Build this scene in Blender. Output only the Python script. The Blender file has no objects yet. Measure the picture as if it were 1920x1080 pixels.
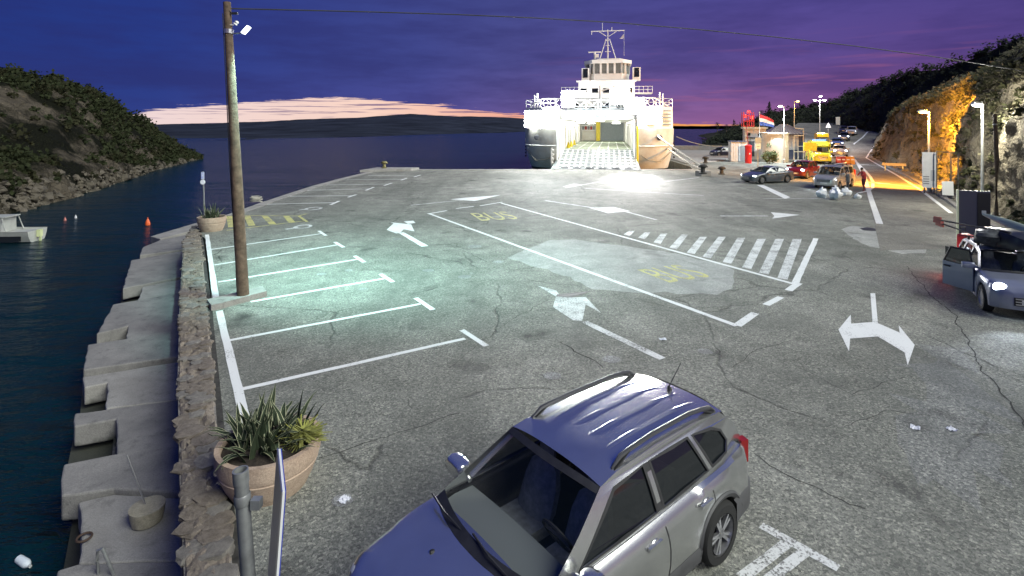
import bpy, bmesh, math, random
from mathutils import Vector, Matrix, noise
from mathutils.geometry import tessellate_polygon
random.seed(7)
R = math.radians
S = bpy.context.scene
COL = S.collection

# ------------------------------------------------------------------ camera, sky, sun, exposure
F, H, YH = 1005.0, 4.9, 238.0        # focal length in photo pixels, eye height, horizon row
cam_d = bpy.data.cameras.new('camera')
cam = bpy.data.objects.new('camera', cam_d)
COL.objects.link(cam)
cam.location = (0, 0, H)
cam.rotation_euler = (R(90), 0, 0)
cam_d.sensor_width = 36
cam_d.lens = 36 * F / 1920
cam_d.shift_y = -(540 - YH) / 1920
cam_d.clip_start = 0.1
cam_d.clip_end = 30000
S.camera = cam
S.cycles.use_denoising = True
S.cycles.max_bounces = 6
S.cycles.sample_clamp_indirect = 6
S.view_settings.view_transform = 'Standard'
S.view_settings.look = 'None'
S.view_settings.exposure = 0.0
S.view_settings.gamma = 1.0

SUN_AZ, SUN_EL = 62.0, 39.0          # added soft fill from behind right, in place of unseen lamps
sun_d = bpy.data.lights.new('sun', 'SUN')
sun_d.energy = 4.8
sun_d.angle = R(42)
sun_d.color = (0.97, 1.0, 0.90)
sun = bpy.data.objects.new('sun', sun_d)
COL.objects.link(sun)
_d = Vector((math.sin(R(SUN_AZ + 60)), math.cos(R(SUN_AZ + 60)), math.tan(R(SUN_EL)))).normalized()
sun.rotation_euler = (-_d).to_track_quat('-Z', 'Y').to_euler()

def build_world():
    w = bpy.data.worlds.new('World')
    S.world = w
    w.use_nodes = True
    nt = w.node_tree
    N, L = nt.nodes, nt.links
    N.clear()
    def mth(op, a, b=None, c=None, clamp=False):
        n = N.new('ShaderNodeMath'); n.operation = op; n.use_clamp = clamp
        for i, v in enumerate((a, b, c)):
            if v is None: continue
            if isinstance(v, (int, float)): n.inputs[i].default_value = v
            else: L.new(v, n.inputs[i])
        return n.outputs[0]
    def ramp(fac, stops, interp='LINEAR'):
        n = N.new('ShaderNodeValToRGB'); n.color_ramp.interpolation = interp
        e = n.color_ramp.elements
        while len(e) > 1: e.remove(e[-1])
        for i, (p, c) in enumerate(stops):
            q = e[0] if i == 0 else e.new(p)
            q.position = p
            q.color = (c, c, c, 1) if isinstance(c, (int, float)) else (*c, 1)
        L.new(fac, n.inputs[0])
        return n.outputs[0]
    def mix(fac, a, b, mode='MIX'):
        n = N.new('ShaderNodeMix'); n.data_type = 'RGBA'; n.blend_type = mode
        if isinstance(fac, (int, float)): n.inputs[0].default_value = fac
        else: L.new(fac, n.inputs[0])
        for i, v in ((6, a), (7, b)):
            if isinstance(v, tuple): n.inputs[i].default_value = (*v, 1)
            else: L.new(v, n.inputs[i])
        return n.outputs[2]
    tc = N.new('ShaderNodeTexCoord')
    sx = N.new('ShaderNodeSeparateXYZ'); L.new(tc.outputs['Generated'], sx.inputs[0])
    x, y, z = sx.outputs
    az = mth('ARCTAN2', x, y)                                  # 0 straight ahead, + to the right
    azn = mth('MULTIPLY_ADD', az, 1 / R(120), 0.5, clamp=True) # -60..60 deg -> 0..1
    el = mth('MAXIMUM', z, 0.0)
    def noi(sx_, sz_, scale, det=5, rough=0.55):
        cb = N.new('ShaderNodeCombineXYZ')
        L.new(mth('MULTIPLY', az, sx_), cb.inputs[0]); L.new(mth('MULTIPLY', z, sz_), cb.inputs[1])
        n = N.new('ShaderNodeTexNoise'); n.inputs['Scale'].default_value = scale
        n.inputs['Detail'].default_value = det; n.inputs['Roughness'].default_value = rough
        L.new(cb.outputs[0], n.inputs['Vector'])
        return n.outputs['Fac']
    # upper sky: deep blue on the left, violet on the right
    high = ramp(azn, [(0.0, (.014, .030, .18)), (.22, (.020, .043, .24)), (.5, (.062, .072, .265)), (.72, (.082, .070, .30)), (1.0, (.06, .045, .21))])
    low = ramp(azn, [(0.0, (.020, .042, .20)), (.22, (.032, .055, .26)), (.42, (.09, .085, .34)), (.56, (.25, .145, .37)), (.70, (.39, .145, .35)), (.80, (.34, .10, .25)), (1.0, (.14, .06, .2))])
    eln = mth('MULTIPLY', el, 4.3, clamp=True)
    grad = mix(ramp(eln, [(0, 0.0), (.2, .48), (.5, .86), (1.0, 1.0)]), low, high)
    cloudn = noi(3.2, 17.0, 1.3, 7, .6)
    veil = ramp(cloudn, [(.40, 0.0), (.60, 1.0)])
    vm = mth('MULTIPLY', veil, ramp(eln, [(0, .2), (.2, .7), (1, .5)]))
    grad = mix(ramp(el, [(.24, 0.0), (.5, 1.0)]), grad, (.020, .045, .27))
    grad = mix(vm, grad, mix(0.62, grad, (.024, .020, .11)))
    pinkn = ramp(noi(4.0, 60.0, 1.1, 4), [(.55, 0.0), (.68, 1.0)])
    pink_el = ramp(eln, [(0.1, 0.0), (.28, .8), (.45, 0.35), (.7, 0)])
    pink_az = ramp(azn, [(.5, 0), (.66, 1), (.9, 1)])
    grad = mix(mth('MULTIPLY', mth('MULTIPLY', pinkn, pink_el), pink_az), grad, (.36, .12, .26))
    # bright band under the cloud edge
    top = ramp(azn, [(.17, .03), (.215, .42), (.30, .72), (.37, .84), (.44, .60), (.50, .40), (.58, .22), (.66, .10), (.80, .085), (.9, .0)])
    top = mth('MULTIPLY', top, 0.066)
    nz = noi(6.0, 95.0, 1.0, 7, .66)
    edge = mth('MULTIPLY_ADD', mth('SUBTRACT', nz, .5), .045, top)
    m = mth('MULTIPLY', mth('SUBTRACT', edge, z), 420, clamp=True)
    streak = ramp(noi(5.0, 190.0, 1.3, 5, .6), [(.53, 0.0), (.60, 1.0)])
    band = ramp(azn, [(.2, (.90, .72, .72)), (.38, (1.0, .70, .58)), (.48, (.95, .48, .36)), (.56, (.9, .30, .14)), (.68, (.98, .42, .10)), (.9, (.6, .2, .1))])
    bandc = mix(mth('MULTIPLY', streak, .80), band, (.13, .085, .24))
    col = mix(m, grad, bandc)
    # physical dusk sky added underneath
    sky = N.new('ShaderNodeTexSky'); sky.sky_type = 'NISHITA'; sky.sun_disc = False
    sky.sun_elevation = R(-4.0); sky.sun_rotation = R(-14); sky.altitude = 5
    sky.air_density = 1.0; sky.dust_density = 1.0; sky.ozone_density = 3.0
    tint = mix(1.0, sky.outputs[0], (.55, .55, 1.0), 'MULTIPLY')
    b1 = N.new('ShaderNodeBackground'); L.new(tint, b1.inputs[0]); b1.inputs[1].default_value = 0.08
    b2 = N.new('ShaderNodeBackground'); L.new(col, b2.inputs[0]); b2.inputs[1].default_value = 0.95
    ad = N.new('ShaderNodeAddShader'); L.new(b1.outputs[0], ad.inputs[0]); L.new(b2.outputs[0], ad.inputs[1])
    out = N.new('ShaderNodeOutputWorld'); L.new(ad.outputs[0], out.inputs[0])
build_world()

# ------------------------------------------------------------------ helpers
def G(x, y, z=0.0):
    Y = F * (H - z) / (y - YH)
    return Vector(((x - 960) / F * Y, Y, z))
def P(x, y, Y):
    return Vector(((x - 960) / F * Y, Y, H - (y - YH) / F * Y))

MATS = {}
def mat(name, col, rough=.6, metal=0.0, var=.0, vscale=3.0, bump=0.0, bscale=30.0, emit=None, estr=0.0, spec=.5, coat=0.0, col2=None, alpha=None, det=4):
    if name in MATS: return MATS[name]
    m = bpy.data.materials.new(name); m.use_nodes = True
    nt = m.node_tree; N, L = nt.nodes, nt.links
    b = N['Principled BSDF']
    b.inputs['Base Color'].default_value = (*col, 1)
    b.inputs['Roughness'].default_value = rough
    b.inputs['Metallic'].default_value = metal
    b.inputs['Specular IOR Level'].default_value = spec
    b.inputs['Coat Weight'].default_value = coat
    tc = N.new('ShaderNodeTexCoord')
    if var or col2:
        n = N.new('ShaderNodeTexNoise'); n.inputs['Scale'].default_value = vscale; n.inputs['Detail'].default_value = det
        n.inputs['Roughness'].default_value = .65
        L.new(tc.outputs['Object'], n.inputs['Vector'])
        r = N.new('ShaderNodeValToRGB'); e = r.color_ramp.elements
        c2 = col2 or tuple(min(1, c * (1 + var)) for c in col)
        c1 = col if col2 else tuple(c * (1 - var) for c in col)
        e[0].position = .34; e[1].position = .68
        e[0].color = (*c1, 1); e[1].color = (*c2, 1)
        L.new(n.outputs['Fac'], r.inputs[0]); L.new(r.outputs[0], b.inputs['Base Color'])
    if bump:
        n = N.new('ShaderNodeTexNoise'); n.inputs['Scale'].default_value = bscale; n.inputs['Detail'].default_value = 5
        L.new(tc.outputs['Object'], n.inputs['Vector'])
        bp = N.new('ShaderNodeBump'); bp.inputs['Strength'].default_value = bump; bp.inputs['Distance'].default_value = .02
        L.new(n.outputs['Fac'], bp.inputs['Height']); L.new(bp.outputs[0], b.inputs['Normal'])
    if emit:
        b.inputs['Emission Color'].default_value = (*emit, 1)
        b.inputs['Emission Strength'].default_value = estr
    if alpha is not None:
        b.inputs['Alpha'].default_value = alpha
    MATS[name] = m
    return m

class MB:
    def __init__(s): s.v = []; s.f = []
    def add(s, vs, fs):
        o = len(s.v); s.v += [tuple(p) for p in vs]; s.f += [tuple(i + o for i in f) for f in fs]; return s
    def box(s, c, d, rz=0.0, rot=None, taper=1.0):
        hx, hy, hz = d[0] / 2, d[1] / 2, d[2] / 2
        M = rot if rot is not None else Matrix.Rotation(rz, 3, 'Z')
        vs = []
        for z, t in ((-hz, 1), (hz, taper)):
            for x, y in ((-hx, -hy), (hx, -hy), (hx, hy), (-hx, hy)):
                vs.append(M @ Vector((x * t, y * t, z)) + Vector(c))
        return s.add(vs, [(3, 2, 1, 0), (4, 5, 6, 7), (0, 1, 5, 4), (1, 2, 6, 5), (2, 3, 7, 6), (3, 0, 4, 7)])
    def tube(s, a, b, r0, r1=None, n=8, cap=True):
        a, b = Vector(a), Vector(b); r1 = r0 if r1 is None else r1
        q = (b - a).to_track_quat('Z', 'Y')
        vs = []
        for p, r in ((a, r0), (b, r1)):
            for i in range(n):
                t = 2 * math.pi * i / n
                vs.append(p + q @ Vector((r * math.cos(t), r * math.sin(t), 0)))
        fs = [(i, (i + 1) % n, n + (i + 1) % n, n + i) for i in range(n)]
        if cap: fs += [tuple(range(n - 1, -1, -1)), tuple(range(n, 2 * n))]
        return s.add(vs, fs)
    def path(s, pts, r, n=6):
        pts = [Vector(p) for p in pts]; vs = []; k = len(pts)
        for i, p in enumerate(pts):
            d = (pts[min(i + 1, k - 1)] - pts[max(i - 1, 0)]).normalized()
            q = d.to_track_quat('Z', 'Y'); rr = r[i] if isinstance(r, (list, tuple)) else r
            for j in range(n):
                t = 2 * math.pi * j / n
                vs.append(p + q @ Vector((rr * math.cos(t), rr * math.sin(t), 0)))
        fs = [(i * n + j, i * n + (j + 1) % n, (i + 1) * n + (j + 1) % n, (i + 1) * n + j) for i in range(k - 1) for j in range(n)]
        fs += [tuple(range(n - 1, -1, -1)), tuple((k - 1) * n + j for j in range(n))]
        return s.add(vs, fs)
    def lathe(s, prof, c=(0, 0, 0), n=24, rot=None, cap=True):
        M = rot or Matrix.Identity(3); vs = []
        for r, z in prof:
            for i in range(n):
                t = 2 * math.pi * i / n
                vs.append(M @ Vector((r * math.cos(t), r * math.sin(t), z)) + Vector(c))
        k = len(prof)
        fs = [(i * n + j, i * n + (j + 1) % n, (i + 1) * n + (j + 1) % n, (i + 1) * n + j) for i in range(k - 1) for j in range(n)]
        if cap: fs += [tuple(range(n - 1, -1, -1)), tuple((k - 1) * n + j for j in range(n))]
        return s.add(vs, fs)
    def prism(s, poly, z0, z1):
        n = len(poly)
        a = sum(poly[i][0] * poly[(i + 1) % n][1] - poly[(i + 1) % n][0] * poly[i][1] for i in range(n))
        if a < 0: poly = poly[::-1]
        vs = [(p[0], p[1], z0) for p in poly] + [(p[0], p[1], z1) for p in poly]
        fs = [tuple(range(n - 1, -1, -1)), tuple(range(n, 2 * n))] + [(i, (i + 1) % n, n + (i + 1) % n, n + i) for i in range(n)]
        return s.add(vs, fs)
    def sheet(s, poly, z):
        n = len(poly)
        a = sum(poly[i][0] * poly[(i + 1) % n][1] - poly[(i + 1) % n][0] * poly[i][1] for i in range(n))
        if a < 0: poly = poly[::-1]
        tris = tessellate_polygon([[Vector((p[0], p[1], 0)) for p in poly]])
        fs = []
        for t in tris:
            A, B, C = (Vector(poly[i][:2]) for i in t)
            fs.append(tuple(t) if (B - A).cross(C - A) > 0 else tuple(t[::-1]))
        return s.add([(p[0], p[1], z) for p in poly], fs)
    def quad(s, *ps): return s.add(ps, [tuple(range(len(ps)))])
    def hexa(s, a, b):
        """solid between two quads a and b (same winding)"""
        return s.add(list(a) + list(b), [(3, 2, 1, 0), (4, 5, 6, 7), (0, 1, 5, 4), (1, 2, 6, 5), (2, 3, 7, 6), (3, 0, 4, 7)])
    def grid(s, rows, close=False):
        k, n = len(rows), len(rows[0])
        return s.add([p for r in rows for p in r], [(i * n + j, i * n + (j + 1) % n, (i + 1) * n + (j + 1) % n, (i + 1) * n + j) for i in range(k - 1) for j in range(n if close else n - 1)])
    def ball(s, c, d, n=10, m=7, rot=None, wob=0.0):
        M = rot or Matrix.Identity(3); rows = []
        for i in range(m + 1):
            ph = math.pi * i / m; row = []
            for j in range(n):
                t = 2 * math.pi * j / n
                v = Vector((math.sin(ph) * math.cos(t), math.sin(ph) * math.sin(t), -math.cos(ph)))
                if wob: v *= 1 + wob * noise.noise(v * 1.7 + Vector(c))
                row.append(M @ Vector((v.x * d[0], v.y * d[1], v.z * d[2])) + Vector(c))
            rows.append(row)
        return s.grid(rows, True)
    def leaves(s, c, d, n, size, shell=.55, flat=0.0):
        c = Vector(c)
        for _ in range(n):
            v = Vector((random.gauss(0, 1), random.gauss(0, 1), random.gauss(0, 1))).normalized()
            rr = shell + (1 - shell) * random.random()
            rr *= 1 + .35 * noise.noise(v * 1.8 + c)
            p = c + Vector((v.x * d[0], v.y * d[1], v.z * d[2])) * rr
            u = Vector((random.uniform(-1, 1), random.uniform(-1, 1), random.uniform(-1, 1))).normalized()
            w = u.orthogonal().normalized(); q = size * random.uniform(.6, 1.4)
            s.add([p - u * q, p + w * q * .6, p + u * q, p - w * q * .6], [(0, 1, 2, 3)])
        return s
    def build(s, name, m, parent=None, smooth=False, sharp=35, kind=None, label=None):
        me = bpy.data.meshes.new(name)
        me.from_pydata(s.v, [], s.f)
        me.materials.append(m)
        if smooth:
            me.polygons.foreach_set('use_smooth', [True] * len(me.polygons))
            me.set_sharp_from_angle(angle=R(sharp))
        me.update()
        o = bpy.data.objects.new(name, me)
        COL.objects.link(o)
        if parent: o.parent = parent
        if kind: o['kind'] = kind
        if label: o['label'] = label
        return o

def tag(o, label, cat, group=None):
    o['label'] = label; o['category'] = cat
    if group: o['group'] = group
    return o
def thing(name, label, cat, loc=(0, 0, 0), rz=0.0, group=None, scale=None):
    o = bpy.data.objects.new(name, None); COL.objects.link(o)
    o.location = loc; o.rotation_euler = (0, 0, rz); o.empty_display_size = .3
    if scale: o.scale = scale if isinstance(scale, (tuple, list)) else (scale,) * 3
    return tag(o, label, cat, group)
def light(name, kind, loc, energy, color, parent=None, aim=None, size=.1, spot=120, blend=.6):
    d = bpy.data.lights.new(name, kind); d.energy = energy; d.color = color
    d.shadow_soft_size = size
    if kind == 'SPOT': d.spot_size = R(spot); d.spot_blend = blend
    o = bpy.data.objects.new(name, d); COL.objects.link(o)
    o.location = loc
    if aim is not None:
        o.rotation_euler = (Vector(aim) - Vector(loc)).to_track_quat('-Z', 'Y').to_euler()
    if parent: o.parent = parent
    return o
def lerp(tab, x):
    """tab: (x, v) pairs sorted either way"""
    t = sorted(tab)
    if x <= t[0][0]: return t[0][1]
    for (a, va), (b, vb) in zip(t, t[1:]):
        if x <= b: return va + (vb - va) * (x - a) / (b - a)
    return t[-1][1]
def fbm(v, o=4):
    a, s, f = 0.0, 1.0, 1.0
    for _ in range(o):
        a += s * noise.noise(v * f); s *= .5; f *= 2.07
    return a

# ------------------------------------------------------------------ materials with more structure
def node_mat(name):
    m = bpy.data.materials.new(name); m.use_nodes = True
    MATS[name] = m
    nt = m.node_tree
    return m, nt.nodes, nt.links, nt.nodes['Principled BSDF']
def n_noise(N, L, vec, scale, det=4, rough=.6):
    n = N.new('ShaderNodeTexNoise'); n.inputs['Scale'].default_value = scale; n.inputs['Detail'].default_value = det
    n.inputs['Roughness'].default_value = rough; L.new(vec, n.inputs['Vector']); return n.outputs['Fac']
def n_ramp(N, L, fac, stops):
    n = N.new('ShaderNodeValToRGB'); e = n.color_ramp.elements
    while len(e) > 1: e.remove(e[-1])
    for i, (p, c) in enumerate(stops):
        q = e[0] if i == 0 else e.new(p); q.position = p
        q.color = (c, c, c, 1) if isinstance(c, (int, float)) else (*c, 1)
    L.new(fac, n.inputs[0]); return n.outputs[0]
def n_mix(N, L, fac, a, b, mode='MIX'):
    n = N.new('ShaderNodeMix'); n.data_type = 'RGBA'; n.blend_type = mode
    if isinstance(fac, (int, float)): n.inputs[0].default_value = fac
    else: L.new(fac, n.inputs[0])
    for i, v in ((6, a), (7, b)):
        if isinstance(v, tuple): n.inputs[i].default_value = (*v, 1)
        else: L.new(v, n.inputs[i])
    return n.outputs[2]
def n_math(N, L, op, a, b=0.0, clamp=False):
    n = N.new('ShaderNodeMath'); n.operation = op; n.use_clamp = clamp
    for i, v in enumerate((a, b)):
        if isinstance(v, (int, float)): n.inputs[i].default_value = v
        else: L.new(v, n.inputs[i])
    return n.outputs[0]

def asphalt(name, dark, lightc, crack=1.0, grain=1.0):
    m, N, L, b = node_mat(name)
    tc = N.new('ShaderNodeTexCoord'); v = tc.outputs['Object']
    big = n_noise(N, L, v, .16, 5, .6)
    mid = n_noise(N, L, v, 1.1, 6, .7)
    base = n_mix(N, L, n_ramp(N, L, big, [(.35, 0.0), (.66, 1.0)]), dark, lightc)
    base = n_mix(N, L, n_ramp(N, L, mid, [(.3, .0), (.7, .55)]), base, tuple(c * .62 for c in dark))
    vor = N.new('ShaderNodeTexVoronoi'); vor.inputs['Scale'].default_value = 34; L.new(v, vor.inputs['Vector'])
    sp = N.new('ShaderNodeSeparateColor'); L.new(vor.outputs['Color'], sp.inputs[0])
    g1 = n_ramp(N, L, sp.outputs[0], [(.0, (.35, .35, .36)), (.45, (.85, .85, .85)), (.82, (1.15, 1.13, 1.1)), (1.0, (1.9, 1.85, 1.75))])
    base = n_mix(N, L, .75 * grain, base, g1, 'MULTIPLY')
    fine = n_noise(N, L, v, 70, 3, .7)
    base = n_mix(N, L, .8 * grain, base, n_ramp(N, L, fine, [(.3, (.3, .3, .3)), (.5, (1, 1, 1)), (.72, (1.7, 1.68, 1.6))]), 'MULTIPLY')
    # crazed cracks, patchy
    wob = N.new('ShaderNodeMixRGB'); wob.blend_type = 'ADD'; wob.inputs[0].default_value = .45
    nn = N.new('ShaderNodeTexNoise'); nn.inputs['Scale'].default_value = 1.3; nn.inputs['Detail'].default_value = 5; L.new(v, nn.inputs['Vector'])
    L.new(v, wob.inputs[1]); L.new(nn.outputs['Color'], wob.inputs[2])
    masks = []
    for sc, wd, lo in ((.17, .006, .44), (.55, .009, .60)):
        vo = N.new('ShaderNodeTexVoronoi'); vo.feature = 'DISTANCE_TO_EDGE'; vo.inputs['Scale'].default_value = sc
        L.new(wob.outputs[0], vo.inputs['Vector'])
        line = n_ramp(N, L, vo.outputs[0], [(0, 1.0), (wd * .5, .8), (wd, 0.0)])
        pm = n_ramp(N, L, n_noise(N, L, v, .31 + sc, 3), [(lo, 0.0), (lo + .1, 1.0)])
        masks.append(n_math(N, L, 'MULTIPLY', line, pm))
    cm = n_math(N, L, 'MULTIPLY', n_math(N, L, 'MAXIMUM', *masks), .8 * crack)
    base = n_mix(N, L, cm, base, (.012, .012, .012))
    stain = n_ramp(N, L, n_noise(N, L, v, .62, 4, .5), [(.61, 0.0), (.74, .8)])
    base = n_mix(N, L, stain, base, (.03, .03, .03))
    mpp = N.new('ShaderNodeMapping'); mpp.inputs['Rotation'].default_value = (0, 0, R(31)); mpp.inputs['Scale'].default_value = (1.0, .16, 1); L.new(v, mpp.inputs[0])
    trk = n_ramp(N, L, n_noise(N, L, mpp.outputs[0], .55, 5, .6), [(.48, 0.0), (.70, .60)])
    base = n_mix(N, L, trk, base, tuple(c * .5 for c in dark))
    wet = n_ramp(N, L, n_noise(N, L, v, .23, 6, .7), [(.53, 0.0), (.59, .34), (.68, .5)])
    base = n_mix(N, L, wet, base, tuple(c * .55 for c in dark))
    spot = n_ramp(N, L, n_noise(N, L, v, 1.7, 2, .4), [(.73, 0.0), (.78, .35)])
    base = n_mix(N, L, spot, base, (.30, .30, .29))
    L.new(base, b.inputs['Base Color'])
    L.new(n_ramp(N, L, mid, [(.3, .62), (.7, .88)]), b.inputs['Roughness'])
    b.inputs['Specular IOR Level'].default_value = .12
    hgt = n_math(N, L, 'ADD', n_math(N, L, 'ADD', fine, sp.outputs[1]), n_math(N, L, 'MULTIPLY', cm, -3.0))
    bp = N.new('ShaderNodeBump'); bp.inputs['Strength'].default_value = .75 * grain; bp.inputs['Distance'].default_value = .012
    L.new(hgt, bp.inputs['Height']); L.new(bp.outputs[0], b.inputs['Normal'])
    return m
ASPH = asphalt('asphalt', (.185, .192, .172), (.315, .32, .288), .7)
PATCH = asphalt('pale_asphalt_patch', (.33, .335, .32), (.39, .395, .38), .3, .5)
ROADM = asphalt('road_asphalt', (.19, .184, .165), (.27, .262, .235), .5, .8)

def paint(name, col, wear):
    m, N, L, b = node_mat(name)
    tc = N.new('ShaderNodeTexCoord'); v = tc.outputs['Object']
    f = n_noise(N, L, v, 26, 5, .75); g = n_noise(N, L, v, 1.6, 4, .6)
    s = n_math(N, L, 'ADD', f, n_math(N, L, 'MULTIPLY', g, .5))
    k = n_ramp(N, L, s, [(wear, 1.0), (wear + .1, 0.0)])
    L.new(n_mix(N, L, k, col, (.13, .13, .125)), b.inputs['Base Color'])
    b.inputs['Roughness'].default_value = .75
    return m
WHITE = paint('white_road_paint', (.66, .67, .66), .57)
WORN = paint('worn_white_road_paint', (.60, .61, .60), .66)
YELLOW = paint('yellow_road_paint', (.48, .45, .16), .65)

def concrete(name, c1, c2, scale=1.2, crackd=.5):
    m, N, L, b = node_mat(name)
    tc = N.new('ShaderNodeTexCoord'); v = tc.outputs['Object']
    base = n_mix(N, L, n_ramp(N, L, n_noise(N, L, v, scale, 7, .68), [(.3, 0.0), (.7, 1.0)]), c1, c2)
    st = n_ramp(N, L, n_noise(N, L, v, scale * 2.7, 5, .7), [(.55, 0.0), (.75, .7)])
    base = n_mix(N, L, st, base, tuple(c * .4 for c in c1))
    fi = n_noise(N, L, v, 45, 4, .7)
    geo = N.new('ShaderNodeNewGeometry'); sz = N.new('ShaderNodeSeparateXYZ'); L.new(geo.outputs['Position'], sz.inputs[0])
    hh = n_math(N, L, 'ADD', sz.outputs[2], n_math(N, L, 'MULTIPLY', n_noise(N, L, v, 2.2, 4), .5))
    base = n_mix(N, L, n_ramp(N, L, n_math(N, L, 'ADD', n_math(N, L, 'MULTIPLY', hh, .5), 1.0), [(.40, .9), (.47, 0.0)]), base, (.020, .024, .014))
    base = n_mix(N, L, .6, base, n_ramp(N, L, fi, [(.3, (.55, .55, .55)), (.7, (1.3, 1.3, 1.3))]), 'MULTIPLY')
    L.new(base, b.inputs['Base Color']); b.inputs['Roughness'].default_value = .85
    bp = N.new('ShaderNodeBump'); bp.inputs['Strength'].default_value = crackd; bp.inputs['Distance'].default_value = .02
    L.new(n_math(N, L, 'ADD', fi, n_noise(N, L, v, 9, 5)), bp.inputs['Height']); L.new(bp.outputs[0], b.inputs['Normal'])
    return m
CONC = concrete('weathered_concrete', (.15, .145, .14), (.26, .25, .235))
CONC_L = concrete('pale_concrete', (.21, .20, .185), (.31, .30, .28))
STONE = concrete('rubble_stone', (.10, .082, .064), (.25, .21, .172), 3.0, .9)
STONE2 = concrete('grey_rubble_stone', (.115, .105, .093), (.26, .24, .215), 2.4, .9)

def rock(name, c1, c2, veg, vlo, vhi, scale):
    m, N, L, b = node_mat(name)
    tc = N.new('ShaderNodeTexCoord'); v = tc.outputs['Object']
    r1 = n_noise(N, L, v, scale, 9, .7)
    base = n_mix(N, L, n_ramp(N, L, r1, [(.32, 0.0), (.66, 1.0)]), c1, c2)
    vo = N.new('ShaderNodeTexVoronoi'); vo.feature = 'DISTANCE_TO_EDGE'; vo.inputs['Scale'].default_value = scale * 1.6
    L.new(v, vo.inputs['Vector'])
    base = n_mix(N, L, n_ramp(N, L, vo.outputs[0], [(0, .45), (.04, 0.0)]), base, tuple(c * .4 for c in c1))
    vg = n_ramp(N, L, n_noise(N, L, v, scale * .55, 7, .66), [(vlo, 0.0), (vhi, 1.0)])
    base = n_mix(N, L, vg, base, veg)
    L.new(base, b.inputs['Base Color']); b.inputs['Roughness'].default_value = .95; b.inputs['Specular IOR Level'].default_value = .1
    bp = N.new('ShaderNodeBump'); bp.inputs['Strength'].default_value = 1.0; bp.inputs['Distance'].default_value = .45 / max(scale, .3)
    L.new(n_math(N, L, 'ADD', r1, n_noise(N, L, v, scale * 5, 5, .7)), bp.inputs['Height']); L.new(bp.outputs[0], b.inputs['Normal'])
    return m
def leafmat(name, c1, c2):
    m, N, L, b = node_mat(name)
    tc = N.new('ShaderNodeTexCoord'); v = tc.outputs['Object']
    base = n_mix(N, L, n_ramp(N, L, n_noise(N, L, v, 1.1, 5, .7), [(.3, 0.0), (.7, 1.0)]), c1, c2)
    L.new(base, b.inputs['Base Color']); b.inputs['Roughness'].default_value = .8; b.inputs['Specular IOR Level'].default_value = .12
    return m
LEAF = leafmat('scrub_foliage', (.008, .012, .005), (.027, .032, .013))  # colour darkened to stand for lamp light that misses the hillside
LEAF2 = leafmat('bush_foliage', (.05, .075, .03), (.14, .17, .08))
LEAF_D = leafmat('dark_conifer_foliage', (.010, .014, .010), (.028, .034, .020))

def seamat():
    m, N, L, b = node_mat('sea_water')
    tc = N.new('ShaderNodeTexCoord'); v = tc.outputs['Object']
    b.inputs['Base Color'].default_value = (.002, .015, .020, 1)
    b.inputs['Roughness'].default_value = .22
    b.inputs['IOR'].default_value = 1.33
    b.inputs['Specular Tint'].default_value = (.45, .80, 1.0, 1)
    mp = N.new('ShaderNodeMapping'); mp.inputs['Scale'].default_value = (.35, 1.0, 1.0); L.new(v, mp.inputs[0])
    a = n_noise(N, L, mp.outputs[0], .55, 6, .62); c = n_noise(N, L, mp.outputs[0], .06, 3, .5)
    bp = N.new('ShaderNodeBump'); bp.inputs['Strength'].default_value = .9; bp.inputs['Distance'].default_value = 1.4
    L.new(n_math(N, L, 'ADD', a, n_math(N, L, 'MULTIPLY', c, 2.0)), bp.inputs['Height']); L.new(bp.outputs[0], b.inputs['Normal'])
    return m
SEA = seamat()
def glassmat(name, tint, alpha, rough=.04):
    m = mat(name, tint, rough, spec=.8, alpha=alpha); return m
# ------------------------------------------------------------------ the setting: sea, quay, road
ZP, ZS = -1.0, -1.75                 # lower walkway, sea level
sea = MB(); sea.sheet([(-9000, -60), (9000, -60), (9000, 14000), (-9000, 14000)], ZS)
sea.build('sea', SEA)['kind'] = 'structure'

quay_left = [(3.6, -5), (-2.0, 4.1), (-3.72, 7.05), (-5.35, 9.8), (-8.4, 15.0), (-13.2, 23.2), (-15.2, 25.6)]
quay_edge = [tuple(G(x, y)[:2]) for x, y in ((425, 405), (500, 378), (585, 350), (640, 335), (682, 325))]
tar_poly = quay_left + quay_edge + [(-15.0, 61.6), (20.8, 61.6), (22.0, 66), (25, 100), (37, 124), (60, 126), (115, 130), (115, -8), (3.6, -8)]
tar = MB(); tar.prism(tar_poly, -4.0, 0.0)
tarmac = tar.build('tarmac', ASPH); tarmac['kind'] = 'structure'

# coping stones along the quay edge
edge_pts = [Vector((*quay_edge[0], 0))] + [Vector((*p, 0)) for p in quay_edge[1:]] + [Vector((-15.0, 61.6, 0))]
def coping(a, b, n, w, side):
    d = (b - a); nrm = Vector((-d.y, d.x, 0)).normalized() * side
    for i in range(n):
        p = a + d * (i + .02) / n; q = a + d * (i + .98) / n
        hgt = .02 + random.uniform(0, .02)
        mb = MB(); mb.prism([tuple((p - nrm * .12)[:2]), tuple((q - nrm * .12)[:2]), tuple((q + nrm * w)[:2]), tuple((p + nrm * w)[:2])], -.35, hgt)
        mb.build('coping_stone', CONC_L, tarmac)
for a, b in zip(edge_pts, edge_pts[1:]):
    coping(a, b, max(2, int((b - a).length / 1.8)), .5, -1)
coping(Vector((-15, 61.6, 0)), Vector((20.8, 61.6, 0)), 18, .8, -1)
# raised ledge at the far left corner of the quay
MB().prism([(-16.3, 57.4), (-11.2, 59.6), (-10.6, 61.2), (-15.4, 61.4)], .02, .28).build('corner_ledge', CONC_L, tarmac)

FAINT = paint('faint_scuffed_paint', (.30, .31, .30), .74)
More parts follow.
